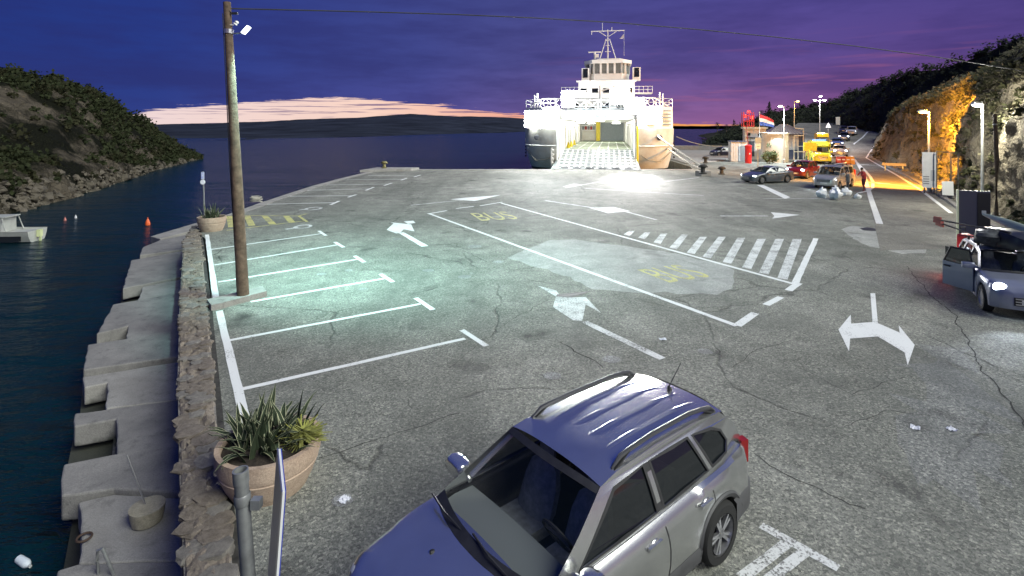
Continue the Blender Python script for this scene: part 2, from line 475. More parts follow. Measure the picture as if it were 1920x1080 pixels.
# ---- painted markings (each its own part of the tarmac)
def pline(p0, p1, w, m=WHITE, z=.004, name='painted_line'):
    a, b = G(*p0), G(*p1); d = (b - a).normalized(); n = Vector((-d.y, d.x, 0)) * w / 2
    mb = MB(); k = max(2, int((b - a).length / .5)); A = []; B = []
    for i in range(k + 1):
        c = a.lerp(b, i / k)
        A.append(tuple((c + n * (1 + random.uniform(-.10, .10)))[:2])); B.append(tuple((c - n * (1 + random.uniform(-.10, .10)))[:2]))
    mb.sheet(A + B[::-1], z)
    return mb.build(name, m, tarmac)
def ppoly(pts, m=WHITE, z=.004, name='painted_arrow'):
    return MB().sheet([tuple(G(*p)[:2]) for p in pts], z).build(name, m, tarmac)
pline((470, 830), (411, 583), .16, z=.0055); pline((405, 560), (388, 440), .16, z=.0055)
BAY = [((448, 731), (872, 635), (912, 649), (866, 619)), ((427, 639), (788, 570), (812, 581), (779, 559)), ((470, 566), (722, 522), (737, 529), (713, 514)),
       ((409, 529), (672, 486), (683, 492), (665, 480)), ((402, 497), (634, 459), (644, 464), (628, 454)), ((395, 468), (604, 438), (611, 442), (598, 433)),
       ((500, 383), (628, 380), (620, 384), (636, 377)), ((541, 368), (660, 367), (652, 370), (668, 365)), ((573, 357), (694, 354), (686, 357), (701, 351)),
       ((611, 347), (728, 345), (720, 348), (735, 343)), ((650, 337), (758, 336), (752, 338), (763, 334)), ((690, 329), (783, 330), (776, 332), (789, 328))]
for a, b, c, d in BAY:
    pline(a, b, .13 if a[1] > 400 else .16); pline(c, d, .15 if a[1] > 400 else .2, z=.006)
# yellow hatched bay
pline((450, 404), (560, 405), .12, YELLOW); pline((425, 432), (572, 414), .12, YELLOW)
pline((560, 405), (575, 401), .14, YELLOW, .006); pline((560, 405), (576, 416), .14, YELLOW, .006)
for x0, x1 in ((424, 431), (457, 469), (490, 508), (531, 544)):
    ppoly([(x0, 405), (x0 + 12, 405), (x1 + 10, 426 - (x1 - 424) * .075), (x1 - 3, 427 - (x1 - 424) * .075)], YELLOW, .005, 'painted_hatch')
# wheelchair-like pictograms: a ring and a bar
def ring(c, rx, m=WORN):
    o = G(*c); mb = MB(); rows = []
    for j in range(25):
        t = 2 * math.pi * j / 24
        rows.append([(o.x + math.cos(t) * rx * k, o.y + math.sin(t) * rx * 1.3 * k, .005) for k in (.66, 1.0)])
    return mb.grid(rows).build('painted_ring', m, tarmac)
ring((568, 425), .42); pline((536, 430), (560, 426), .22, WORN); ring((588, 391), .5, WORN); pline((560, 394), (576, 392), .22, WORN)
# faint round marks where posts once stood
for c, r in (((603, 514), .16), ((655, 507), .15), ((871, 519), .22), ((803, 507), .2), ((680, 542), .13), ((1035, 705), .18), ((1147, 674), .2), ((1322, 659), .16), ((642, 938), .14), ((890, 462), .3), ((745, 448), .22), ((935, 491), .2)):
    o = G(*c); MB().sheet([(o.x + math.cos(t) * r * (1 + .3 * noise.noise(Vector((t, o.x, 0)))), o.y + math.sin(t) * r * .9) for t in [i * math.pi / 8 for i in range(16)]], .0045).build('pale_spot', FAINT, tarmac)
# bus bay
pline((803, 400), (1382, 611), .17); pline((1382, 611), (1416, 587), .2, z=.006); pline((803, 401), (838, 395), .17, z=.006)
pline((940, 381), (1490, 533), .17); pline((1478, 545), (1498, 531), .22, z=.006); pline((1436, 572), (1464, 557), .2)
pline((1490, 533), (1530, 447), .2, z=.005); pline((855, 391), (888, 387), .15); pline((900, 386), (942, 379), .15, z=.006)
for (x0, y0), (x1, y1) in zip(((1175, 441), (1203, 447), (1232, 456), (1262, 466), (1295, 475), (1325, 483), (1363, 493), (1400, 503), (1432, 513), (1467, 523)),
                              ((1185, 433), (1214, 436), (1245, 438), (1284, 440), (1319, 444), (1354, 444), (1390, 446), (1428, 448), (1462, 448), (1495, 448))):
    w = 6 + (x0 - 1175) * .012
    ppoly([(x0 - w, y0 - 1.5), (x0 + w, y0 + 1.5), (x1 + w * .9, y1), (x1 - w * .9, y1)], WORN, .005, 'painted_hatch')
# arrows
ppoly([(726, 432), (757, 414), (748, 425), (778, 433), (764, 424), (797, 463), (789, 459)], WHITE) if 0 else None
pline((797, 462), (752, 436), .28, WHITE, name='painted_arrow')
ppoly([(725, 431), (738, 419), (732, 417), (771, 421), (777, 434), (757, 430), (750, 437), (743, 438)], WHITE, .006)
ppoly([(757, 415), (775, 414), (779, 418), (765, 420)], WHITE, .006)
ppoly([(1037, 576), (1042, 556), (1070, 558), (1098, 557), (1127, 587), (1098, 571), (1092, 603), (1075, 601)], WORN)
ppoly([(1008, 536), (1043, 545), (1048, 552), (1042, 556)], WORN, .006)
ppoly([(1045, 552), (1110, 546), (1072, 558), (1042, 556)], mat('dark_tar_patch', (.02, .02, .02), .6), .008, 'tar_patch')
pline((1096, 603), (1242, 673), .2, WORN)
pline((770, 385), (880, 374), .16, WORN); ppoly([(845, 374), (870, 371), (938, 366), (905, 374), (890, 377)], WHITE, .006)
pline((1022, 376), (1140, 394), .2, WORN); ppoly([(1105, 390), (1150, 388), (1182, 396), (1140, 400)], WHITE, .006); pline((1170, 396), (1230, 412), .18, WORN)
pline((1350, 405), (1440, 405), .2, WORN); ppoly([(1445, 398), (1500, 403), (1448, 410), (1452, 405)], WHITE, .006)
pline((1060, 352), (1130, 340), .2, WORN); ppoly([(1055, 350), (1075, 345), (1098, 346), (1070, 351)], WHITE, .006)
pline((1095, 353), (1320, 367), .18, WORN); pline((1200, 346), (1310, 333), .25, WORN)
ppoly([(1419, 347), (1432, 347), (1482, 370), (1472, 373)], WHITE, .005, 'painted_line'); pline((1430, 372), (1570, 373), .16, WORN)
ppoly([(1632, 550), (1641, 550), (1646, 606), (1687, 624), (1685, 610), (1715, 647), (1702, 685), (1696, 661), (1646, 631), (1594, 635), (1592, 659), (1572, 618), (1595, 590), (1596, 607), (1636, 604)], WHITE)
# double T at the near right
pline((1427, 985), (1572, 1066), .13, WORN); pline((1482, 1014), (1390, 1085), .13, WORN, .006); pline((1512, 1032), (1440, 1090), .12, WORN, .006)
def crack(pts, w, name='crack'):
    ws = [G(*p) for p in pts]; c = []
    for a, b in zip(ws, ws[1:]):
        k = max(2, int((b - a).length / .09))
        for i in range(k):
            p = a.lerp(b, i / k); q = Vector((p.x * 1.0, p.y * 1.0, 0))
            c.append(p + Vector((.09 * noise.noise(q * 2.2) + .03 * noise.noise(q * 11), .09 * noise.noise(q * 2.4 + Vector((7, 0, 0))) + .03 * noise.noise(q * 9), 0)))
    A, B = [], []
    for i, p in enumerate(c):
        d = (c[min(i + 1, len(c) - 1)] - c[max(i - 1, 0)]).normalized(); n = Vector((-d.y, d.x, 0)); ww = w * (.35 + .9 * abs(noise.noise(p * 5))) * .5
        A.append(p + n * ww); B.append(p - n * ww)
    MB().grid([[(b.x, b.y, .003), (a.x, a.y, .003)] for a, b in zip(A, B)]).build(name, mat('crack_dark', (.022, .022, .020), .95), tarmac)
for pts, w in (([(1700, 500), (1752, 560), (1790, 590), (1840, 690), (1880, 740), (1935, 815)], .05), ([(1050, 642), (1090, 665), (1135, 692)], .045), ([(1412, 850), (1470, 885), (1560, 930), (1640, 962)], .03), ([(1375, 690), (1420, 655), (1480, 640)], .025),
               ([(1190, 560), (1270, 580), (1400, 572), (1530, 565)], .025), ([(840, 690), (905, 640), (960, 600), (1030, 560)], .022), ([(600, 860), (660, 842), (740, 815), (870, 770)], .03), ([(1580, 800), (1660, 770), (1760, 780)], .02), ([(870, 470), (915, 492), (950, 486)], .04), ([(1500, 690), (1600, 740), (1700, 705)], .02)):
    crack(pts, w)
# big lighter patches of resurfacing
def blob(pts, m, z, name, j=.05):
    ws = [G(*p) for p in pts]; out = []
    for i, a in enumerate(ws):
        b = ws[(i + 1) % len(ws)]; k = max(1, int((b - a).length / .35))
        for q in range(k):
            c = a.lerp(b, q / k); out.append((c.x + j * noise.noise(c * 2.3), c.y + 2 * j * noise.noise(c * 2.1 + Vector((5, 0, 0)))))
    return MB().sheet(out, z).build(name, m, tarmac)
blob([(950, 484), (985, 468), (1030, 450), (1075, 449), (1240, 470), (1360, 497), (1378, 506), (1372, 540), (1340, 551), (1200, 549), (1110, 543), (1070, 520)], PATCH, .002, 'resurfaced_patch', .12)
blob([(1578, 430), (1600, 424), (1650, 428), (1700, 440), (1735, 458), (1733, 474), (1690, 476), (1630, 462), (1600, 448)], PATCH, .002, 'resurfaced_patch', .15)
blob([(1612, 428), (1628, 426), (1662, 432), (1640, 434), (1618, 432)], mat('pothole_tar', (.012, .012, .012), .5), .005, 'pothole', .1)
blob([(1700, 690), (1800, 650), (1850, 760), (1880, 900), (1760, 960), (1690, 840)], asphalt('bluish_worn_asphalt', (.205, .213, .205), (.325, .332, .312), .4, 1.0), .0015, 'worn_patch', .7)
# BUS lettering
def lettering(txt, c, w, h, ang, m, parent, z=.006):
    cu = bpy.data.curves.new('letters', 'FONT'); cu.body = txt; cu.align_x = 'CENTER'; cu.align_y = 'CENTER'
    tmp = bpy.data.objects.new('letters', cu); COL.objects.link(tmp)
    bpy.context.view_layer.update()
    me = bpy.data.meshes.new_from_object(tmp.evaluated_get(bpy.context.evaluated_depsgraph_get()))
    bpy.data.objects.remove(tmp)
    xs = [v.co.x for v in me.vertices]; ys = [v.co.y for v in me.vertices]
    kx = w / (max(xs) - min(xs)); ky = h / (max(ys) - min(ys)); cx = (max(xs) + min(xs)) / 2; cy = (max(ys) + min(ys)) / 2
    for v in me.vertices: v.co = ((v.co.x - cx) * kx, (v.co.y - cy) * ky, 0)
    me.materials.clear(); me.materials.append(m)
    o = bpy.data.objects.new('painted_lettering', me); COL.objects.link(o)
    o.location = (c[0], c[1], z); o.rotation_euler = (0, 0, ang); o.parent = parent
    return o
lettering('BUS', G(926, 405), 2.1, 2.6, R(18), YELLOW, tarmac)
lettering('BUS', G(1263, 512), 1.75, 1.7, R(24), YELLOW, tarmac)

# ------------------------------------------------------------------ stone wall and lower walkway
wl = [(-1.5, 1.5), (-2.9, 4.9)] + [tuple(G(x, y, .12)[:2]) for x, y in ((345, 1070), (337, 900), (333, 700), (337, 560), (344, 450), (366, 420))]
wl[0] = (wl[2][0] + 2.2, wl[2][1] - 4.2); wl[1] = (wl[2][0] + 1.1, wl[2][1] - 2.1)
wr = [tuple(G(x, y, .12)[:2]) for x, y in ((432, 1000), (416, 900), (400, 700), (388, 560), (377, 450), (371, 424))]
wr = [(wr[0][0] + 2.9, wr[0][1] - 5.0), (wr[0][0] + 1.45, wr[0][1] - 2.5)] + wr
stone_wall = thing('stone_wall', 'long low rubble stone wall between the parking bays and the concrete walkway', 'wall', (0, 0, 0))
MB().prism(wl + wr[::-1], -2.6, .05).build('wall_core', STONE2, stone_wall)
stone_meshes = []
for i in range(10):
    mb = MB(); mb.ball((0, 0, 0), (.5, .5, .5), 9, 6, None, .0)
    vs = []
    for p in mb.v:
        v = Vector(p) * 2
        v = Vector((max(-.8, min(.8, v.x)), max(-.8, min(.8, v.y)), max(-.62, min(.62, v.z)))) / 1.6
        v *= 1 + .28 * noise.noise(v * 3 + Vector((i * 7, 0, 0))); vs.append(tuple(v))
    mb.v = vs
    o = mb.build('stone', STONE if i % 3 else STONE2); stone_meshes.append(o.data); bpy.data.objects.remove(o)
def along(poly, t):
    seg = [(Vector((*a, 0)), Vector((*b, 0))) for a, b in zip(poly, poly[1:])]
    tot = sum((b - a).length for a, b in seg); d = t * tot
    for a, b in seg:
        l = (b - a).length
        if d <= l: return a.lerp(b, d / l)
        d -= l
    return seg[-1][1]
n_st = 0; t = .06
while t < .99 and n_st < 290:
    a, b = along(wl, t), along(wr, t); wdt = (b - a).length
    sz = .24 if t < .6 else .34
    cols = max(2, int(wdt / sz * .8))
    for c in range(cols):
        if random.random() < .42: continue
        o = bpy.data.objects.new('stone', random.choice(stone_meshes)); COL.objects.link(o); o.parent = stone_wall
        k = wdt / cols * random.uniform(.7, 1.05)
        p = a.lerp(b, min(1 - .6 * k / wdt, max(.6 * k / wdt, (c + .5 + random.uniform(-.15, .15)) / cols)))
        o.location = (p.x, p.y + random.uniform(-.05, .05), .075 + random.uniform(-.015, .015))
        o.rotation_euler = (random.uniform(-.06, .06), random.uniform(-.06, .06), random.uniform(0, 6.28))
        o.scale = (k * .92, k * random.uniform(.75, 1.0), random.uniform(.08, .13)); n_st += 1
    t += sz / 34.0 * random.uniform(1.0, 1.3)
rows = []
for i in range(421):
    t = i / 420; a, b = along(wl, t), along(wr, t); row = [Vector((a.x, a.y, -.3))]
    for j in range(17):
        p = a.lerp(b, j / 16); q = Vector((p.x, p.y, 0)); vd = noise.voronoi(q * 5.0)[0]
        row.append(Vector((p.x, p.y, .06 + .11 * min(.5, vd[1] - vd[0]) + .035 * fbm(q * 8, 3) - (.05 if j in (0, 16) else 0))))
    row.append(Vector((b.x, b.y, -.3))); rows.append(row)
MB().grid(rows).build('mortar_bed', STONE, stone_wall)
# dark flat strip for the gutter between wall and asphalt
MB().sheet(wr + [(p[0] + .12, p[1]) for p in wr[::-1]], .0035).build('gutter_strip', mat('gutter_dark', (.03, .028, .025), .95, var=.6, vscale=6), stone_wall)

walk = thing('walkway', 'stepped concrete walkway of notched slabs down by the water', 'walkway')
SL = [[(283, 443), (372, 412), (374, 424), (300, 448)],
      [(268, 462), (300, 449), (343, 437), (343, 464), (262, 477)],
      [(246, 488), (341, 467), (339, 514), (230, 541)],
      [(268, 535), (338, 517), (337, 543), (258, 562)],
      [(212, 572), (337, 545), (335, 617), (236, 640), (240, 612), (182, 627)],
      [(166, 650), (335, 619), (333, 667), (156, 698)],
      [(156, 704), (333, 670), (333, 741), (199, 763), (201, 715), (157, 724)],
      [(140, 775), (333, 744), (334, 830), (219, 853), (218, 785), (138, 800)],
      [(120, 875), (219, 856), (334, 833), (337, 930), (214, 921), (112, 936)],
      [(150, 938), (214, 924), (337, 933), (343, 1048), (150, 1052)],
      [(106, 1070), (150, 1055), (343, 1051), (420, 1500), (60, 1500)]]
for i, pl in enumerate(SL):
    dz = (0, -.03, .0, -.05, .02, .06, -.03, .0, .05, -.02, .0)[i]
    ws = [G(x, y, ZP) for x, y in pl]
    # carry the wall side of each slab under the wall
    ws = [Vector((p.x + (.5 if q[0] > 330 and q[1] < 1400 else 0), p.y, 0)) for p, q in zip(ws, pl)]
    out = []
    for k, p in enumerate(ws):
        q = ws[(k + 1) % len(ws)]; nn = max(1, int((q - p).length / .22))
        for e in range(nn):
            c = p.lerp(q, e / nn); out.append((c.x + .035 * noise.noise(c * 3.1) + (.03 * noise.noise(c * 9)), c.y + .035 * noise.noise(c * 2.7 + Vector((9, 0, 0)))))
    so = MB().prism(out, ZP + dz - .42, ZP + dz).build('slab', CONC if i % 3 else CONC_L, walk)
    bv = so.modifiers.new('bevel', 'BEVEL'); bv.width = .03; bv.segments = 2; bv.limit_method = 'ANGLE'; bv.angle_limit = R(50)
# darker footing below the slabs, set back
ft = [G(x, y, ZP) for x, y in ((345, 440), (300, 500), (262, 560), (238, 630), (218, 720), (210, 820), (205, 930), (180, 1060), (150, 1500), (420, 1500), (345, 1048), (336, 800), (338, 545))]
MB().prism([(p.x + (.3 if k > 8 else 0), p.y) for k, p in enumerate(ft)], -3.2, ZP - .38).build('footing', CONC, walk)
# notch ledges just above the water
for pl in ([(228, 545), (268, 536), (262, 560), (226, 566)], [(155, 726), (200, 716), (199, 763), (150, 772)], [(140, 806), (218, 788), (218, 852), (126, 872)], [(140, 950), (152, 942), (152, 1050), (118, 1066)]):
    q = [G(x, y, ZP - .5) for x, y in pl]
    MB().prism([tuple(p[:2]) for p in q], -3.0, ZP - .55).build('notch_ledge', CONC, walk)

# concrete plinth round the pole
MB().prism([tuple(G(*p)[:2]) for p in ((388, 572), (492, 546), (500, 556), (412, 580), (396, 583))], .0, .16).build('pole_plinth', CONC_L, None)
pp = bpy.data.objects['pole_plinth']; tag(pp, 'low pale concrete plinth at the foot of the wooden pole', 'kerb')

# ------------------------------------------------------------------ terrain
def terrain(name, rows, nu, nv, m, amp, freq, kind='structure', amp2=0.0, jag=0.0):
    """rows: polylines with equal counts; bilinear grid with noise pushed along the normal"""
    k = len(rows[0]); mb = MB(); pts = []
    for j in range(nv + 1):
        fv = j / nv * (len(rows) - 1); a = min(int(fv), len(rows) - 2); tv = fv - a
        line = []
        for i in range(nu + 1):
            fu = i / nu * (k - 1); b = min(int(fu), k - 2); tu = fu - b
            p0 = Vector(rows[a][b]).lerp(Vector(rows[a][b + 1]), tu); p1 = Vector(rows[a + 1][b]).lerp(Vector(rows[a + 1][b + 1]), tu)
            line.append(p0.lerp(p1, tv))
        pts.append(line)
    out = []
    for j in range(nv + 1):
        line = []
        for i in range(nu + 1):
            p = pts[j][i]
            du = pts[j][min(i + 1, nu)] - pts[j][max(i - 1, 0)]; dv = pts[min(j + 1, nv)][i] - pts[max(j - 1, 0)][i]
            n = du.cross(dv).normalized()
            s = fbm(p * freq, 5) * amp
            if amp2:
                c = noise.voronoi(p * freq * 2.2)[0]
                s += amp2 * (c[1] - c[0] - .3)
            line.append(p + n * s)
        out.append(line)
    mb.grid(out)
    o = mb.build(name, m, None, smooth=not amp2); o['kind'] = kind
    return o, out
ROCKM = rock('hill_rock', (.045, .038, .028), (.17, .145, .11), (.010, .011, .006), .46, .56, .22)  # dark tones put in for the weak light on the hill
CLIFFM = rock('cliff_rock', (.13, .112, .08), (.34, .30, .225), (.06, .06, .034), .54, .68, .5)
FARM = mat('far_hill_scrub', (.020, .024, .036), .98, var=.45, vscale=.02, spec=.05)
HILLM = rock('scrub_hill', (.03, .03, .022), (.07, .065, .05), (.018, .02, .012), .38, .6, .08)

base = [P(x, y, F * (H - ZS) / (y - YH)) for x, y in ((-320, 500), (-150, 446), (0, 407), (100, 381), (200, 351), (300, 318), (362, 301), (372, 299))]
crest = [P(x, y, Y) for (x, y), Y in zip(((-420, 100), (-150, 112), (0, 136), (110, 150), (215, 195), (290, 250), (345, 288), (374, 300)), (46, 58, 66, 74, 84, 98, 108, 112))]
def between(t, up):
    return [a.lerp(b, t) + Vector((0, 0, up * (b.z - a.z))) for a, b in zip(base, crest)]
rows = [[Vector((p.x * .97, p.y * .97, -4)) for p in base], base, between(.10, .08), between(.35, -.02), between(.6, .10), between(.85, .06), crest, [Vector((p.x * 1.25, p.y * 1.2, p.z * .8)) for p in crest], [Vector((p.x * 1.7, p.y * 1.5, -4)) for p in crest]]
hill, hp = terrain('hillside', rows, 150, 80, ROCKM, .7, .16, amp2=.45)
shr = MB()
shr2 = MB()
for _ in range(2300):
    i = random.randint(0, 149); j = random.randint(16, 64); p = hp[j][i]
    dens = noise.noise(p * .06 + Vector((3, 1, 0)))
    if j < 22 and random.random() < .8: continue
    if dens < -.12 and random.random() < .88: continue
    r = .25 + 1.1 * random.random() ** 2 * (1.0 if j > 30 else .7)
    (shr if random.random() < .75 else shr2).leaves(p + Vector((0, 0, r * .4)), (r, r, r * .8), 34, .16 + .08 * r, .3)
for _ in range(70):
    i = random.randint(5, 138); p = hp[60 + random.randint(-2, 3)][i]; r = random.uniform(.5, 1.1)
    shr.leaves(p + Vector((0, 0, r * .5)), (r * 1.1, r * 1.1, r), 60, .17, .2)
shr.build('hillside_scrub', LEAF, None)['kind'] = 'stuff'
shr2.build('hillside_scrub', leafmat('olive_scrub', (.010, .011, .005), (.03, .030, .014)), None)['kind'] = 'stuff'  # second scrub tone, also darkened for the missing lamp light
for n_ in ('hillside_scrub', 'hillside_scrub.001'): bpy.data.objects[n_]['label'] = 'dense dark scrub covering the hillside across the inlet'
# boulders along the waterline
bould = MB()
for _ in range(900):
    i = random.randint(8, 148); p = hp[9][i].lerp(hp[20][i], random.random() ** 1.3).lerp(hp[14][min(149, i + 1)], random.random() * .3); r = random.uniform(.08, .2) + random.random() ** 4 * .4
    bould.ball(p + Vector((0, 0, .05)), (r, r * random.uniform(.6, 1.3), r * .7), 6, 4, Matrix.Rotation(random.random() * 6, 3, (random.random(), random.random(), 1)), 1.1)
bb = bould.build('shore_boulders', mat('shore_rock', (.07, .06, .045), .9, var=.5, vscale=1.2, bump=.4, bscale=6)); bb['kind'] = 'stuff'; bb['label'] = 'pale boulders lining the far shore under the hillside'

# far island ridge across the strait
fx = [(180, 231), (300, 233), (400, 232), (450, 229), (550, 225), (700, 218), (770, 213), (850, 217), (930, 219), (1000, 224), (1100, 231), (1270, 236.2), (1340, 236.5), (1420, 236), (1600, 234)]
cr = [P(x, y, 1700) for x, y in fx]
ysh = [(180, 270), (300, 268), (700, 257), (960, 249), (1100, 244.5), (1270, 241), (1600, 240)]
bs = [P(x, lerp(ysh, x), F * (H - ZS + .4) / (lerp(ysh, x) - YH)) for x, y in fx]
mid_ = [a.lerp(b, .35) + Vector((0, 0, .03 * b.z)) for a, b in zip(bs, cr)]
terrain('far_island', [bs, mid_, cr, [Vector((p.x * 1.2, p.y * 1.2, -5)) for p in cr]], 260, 40, FARM, 3.0, .006)

# scrub hill behind the kiosk and the road, running up to the right
hx = [(1335, 262, 235), (1365, 252, 225), (1400, 232, 210), (1440, 212, 200), (1500, 203, 190), (1555, 196, 185), (1600, 176, 170), (1650, 158, 150), (1700, 140, 130), (1790, 112, 110), (1950, 60, 95), (2150, 0, 85)]
cr = [P(x, y, Y) for x, y, Y in hx]
hb = [(52, 150), (54, 146), (58, 142), (60, 140), (66, 138), (72, 142), (80, 150), (82, 140), (80, 116), (78, 100), (74, 84), (80, 70)]
bs = [Vector((x, y, -.6)) for x, y in hb]
mid_ = [a.lerp(b, .45) + Vector((0, 0, .10 * b.z)) for a, b in zip(bs, cr)]
bh, bhp = terrain('scrub_hill', [bs, mid_, cr, [Vector((p.x * 1.3, p.y * 1.4, p.z * .7)) for p in cr]], 120, 40, HILLM, 1.0, .07)
s3 = MB()
for _ in range(620):
    i = random.randint(4, 118); j = random.randint(3, 27); p = bhp[j][i]; r = random.uniform(.7, 1.9)
    s3.leaves(p + Vector((0, 0, r * .4)), (r, r, r * .9), 30, .34, .3)
for _ in range(120):
    i = random.randint(14, 118); p = bhp[26][i]; r = random.uniform(.6, 1.6)
    s3.leaves(p + Vector((0, 0, r * .5)), (r, r, r), 50, .26, .2)
o = s3.build('scrub_cover', LEAF_D, None); o['kind'] = 'stuff'; o['label'] = 'dark scrub on the hill behind the kiosk and road'

# rock cut along the road on the right
cb = [Vector((52, 4, 0)), Vector((38, 18, 0))] + [G(x, y) for x, y in ((1960, 450), (1852, 392), (1792, 366), (1758, 341), (1715, 322), (1668, 308), (1640, 297), (1630, 284))]
ct = []
for p, (lean, zt) in zip(cb, ((2.0, 9.5), (2.0, 9.5), (2.0, 9.3), (1.8, 8.8), (1.7, 8.2), (1.8, 8.0), (2.0, 7.8), (2.4, 7.6), (3.0, 7.2), (3.6, 6.4))):
    d = Vector((p.x * .8 + 6, -p.y * .15 + 6, 0)).normalized()
    ct.append((p, d, lean, zt))
def crow(f, z, extra=0):
    return [Vector((p.x + d.x * (l * f + extra), p.y + d.y * (l * f + extra), z * zt)) for p, d, l, zt in ct]
rows = [[p + Vector((-.2, 0, -.6)) for p, d, l, z in ct], crow(0.0, .02), crow(.25, .28), crow(.55, .58), crow(.85, .85), crow(1.15, 1.0), crow(1.3, 1.12, 1.6), crow(1.5, 1.45, 6), crow(1.5, 1.8, 14), crow(1.5, 1.9, 30)]
cliff, cp = terrain('rock_cliff', rows, 230, 110, CLIFFM, .55, .33, amp2=.55)
cv = MB(); cv2 = MB()
for _ in range(2600):
    i = random.randint(6, 224); j = random.randint(10, 96); p = cp[j][i]
    w = noise.noise(p * .25)
    if j < 34 and (w < .06 or random.random() < .5): continue
    if 34 <= j < 55 and w < -.12: continue
    r = random.uniform(.2, .55) if j < 55 else random.uniform(.35, .95)
    (cv if random.random() < .6 else cv2).leaves(p + Vector((-.1, -.05, r * .2)), (r, r, r * .9), 42, .12 if j < 55 else .17, .25)
o = cv.build('cliff_bushes', leafmat('cliff_foliage', (.032, .036, .017), (.09, .09, .045)), None); o['kind'] = 'stuff'; o['label'] = 'scrubby bushes clinging to the rock cut by the road'
o = cv2.build('cliff_bushes', leafmat('dry_cliff_foliage', (.07, .066, .04), (.17, .155, .10)), None); o['kind'] = 'stuff'; o['label'] = 'dry grey-green growth on the rock cut by the road'
# fallen stones and low verge at the foot of the cliff
vg = MB()
for _ in range(260):
    i = random.randint(10, 224); p = cp[12][i]; r = random.uniform(.08, .3)
    vg.ball((p.x - random.uniform(.1, .9), p.y - random.uniform(0, .5), r * .3), (r, r * .8, r * .6), 6, 4, Matrix.Rotation(random.random() * 6, 3, 'Z'), .5)
o = vg.build('fallen_stones', STONE2, None); o['kind'] = 'stuff'; o['label'] = 'loose stones along the foot of the rock cut'

# the road that leaves uphill: a sheet over the tarmac that then climbs
road_l = [(1650, 470), (1640, 420), (1626, 372), (1616, 330), (1604, 306), (1594, 292)]
road_r = [(1920, 462), (1800, 400), (1738, 356), (1690, 328), (1652, 308), (1630, 296)]
rl = [G(*p, .006) for p in road_l] + [Vector((63.5, 100, 1.7)), Vector((73, 112, 2.7)), Vector((85, 128, 4.1)), Vector((104, 150, 6))]
rr = [G(*p, .006) for p in road_r] + [Vector((66.8, 98, 1.55)), Vector((77, 110, 2.6)), Vector((89.5, 124, 3.8)), Vector((109, 145, 5.6))]
ql = [Vector((44.5, 80, .006)), Vector((46, 85, .4)), Vector((52, 98, 1.55)), Vector((57, 112, 2.7)), Vector((66, 128, 4.1)), Vector((80, 150, 6))]
qr = [Vector((53, 80, .006))] + [p + Vector((.1, 0, -.01)) for p in rl[5:]]
MB().grid([[b.lerp(a, k / 6) for k in range(7)] for a, b in zip(ql, qr)]).build('queue_lane', ROADM, None, smooth=True)['kind'] = 'structure'
mb = MB(); rws = []
for a, b in zip(rl, rr): rws.append([b.lerp(a, k / 6) for k in range(7)])
mb.grid(rws); road = mb.build('road', ROADM, None, smooth=True); road['kind'] = 'structure'
def ribbon(pts, w, z, name, m, parent):
    mb = MB(); rws = []
    for i, p in enumerate(pts):
        d = (pts[min(i + 1, len(pts) - 1)] - pts[max(i - 1, 0)]).normalized(); n = Vector((-d.y, d.x, 0)) * w / 2
        rws.append([p - n + Vector((0, 0, z)), p + n + Vector((0, 0, z))])
    return mb.grid(rws).build(name, m, parent)
ribbon([p + Vector((.25, 0, 0)) for p in rl[1:]], .3, .012, 'painted_line', WHITE, road)
ribbon([p + Vector((-.5, 0, 0)) for p in rr[1:]], .22, .012, 'painted_line', WHITE, road)
# left bulb of the traffic island line by the van
pts = [G(*p, .006) for p in ((1636, 352), (1637, 342), (1632, 332), (1624, 322), (1614, 312), (1604, 302))]
ribbon(pts, .25, .014, 'painted_line', WHITE, road)
pts = [G(*p, .006) for p in ((1610, 362), (1628, 358), (1636, 352))]
ribbon(pts, .25, .014, 'painted_line', WHITE, road)
for x, y, s in ((1668, 346, 1.0), (1631, 310, 1.0), (1612, 292, .9)):
    c = G(x, y); pts = [(-.1, -1.3), (.1, -1.3), (.12, .2), (.45, .2), (.05, 1.3), (-.45, .2), (-.12, .2)]
    MB().sheet([(c.x + (px * 1.1 - py * .5) * s, c.y + py * 2.0 * s) for px, py in pts], .02).build('painted_arrow', WHITE, road)
# kerb on the cliff side
ck = MB(); krow = [p + Vector((.15, 0, 0)) for p in rr[:8]]
rws = []
for i, p in enumerate(krow):
    d = (krow[min(i + 1, 7)] - krow[max(i - 1, 0)]).normalized(); n = Vector((d.y, -d.x, 0)) * .25
    rws.append([p + Vector((0, 0, -.1)), p + Vector((0, 0, .14)), p + n + Vector((0, 0, .14)), p + n + Vector((0, 0, -.1))])
ck.grid(rws).build('kerb', CONC, None)['kind'] = 'structure'

# stepped mole beyond the ferry on the right, with a low parapet
MB().prism([(23.0, 70), (31.0, 78), (44, 100), (37, 122), (26, 100)], .0, .12).build('mole', CONC_L)['kind'] = 'structure'
MB().prism([(32, 112), (48, 108), (49, 109.2), (33, 113.4)], .1, 1.0).build('parapet_wall', CONC_L)
tag(bpy.data.objects['parapet_wall'], 'low pale parapet wall on the mole right of the ferry', 'wall')
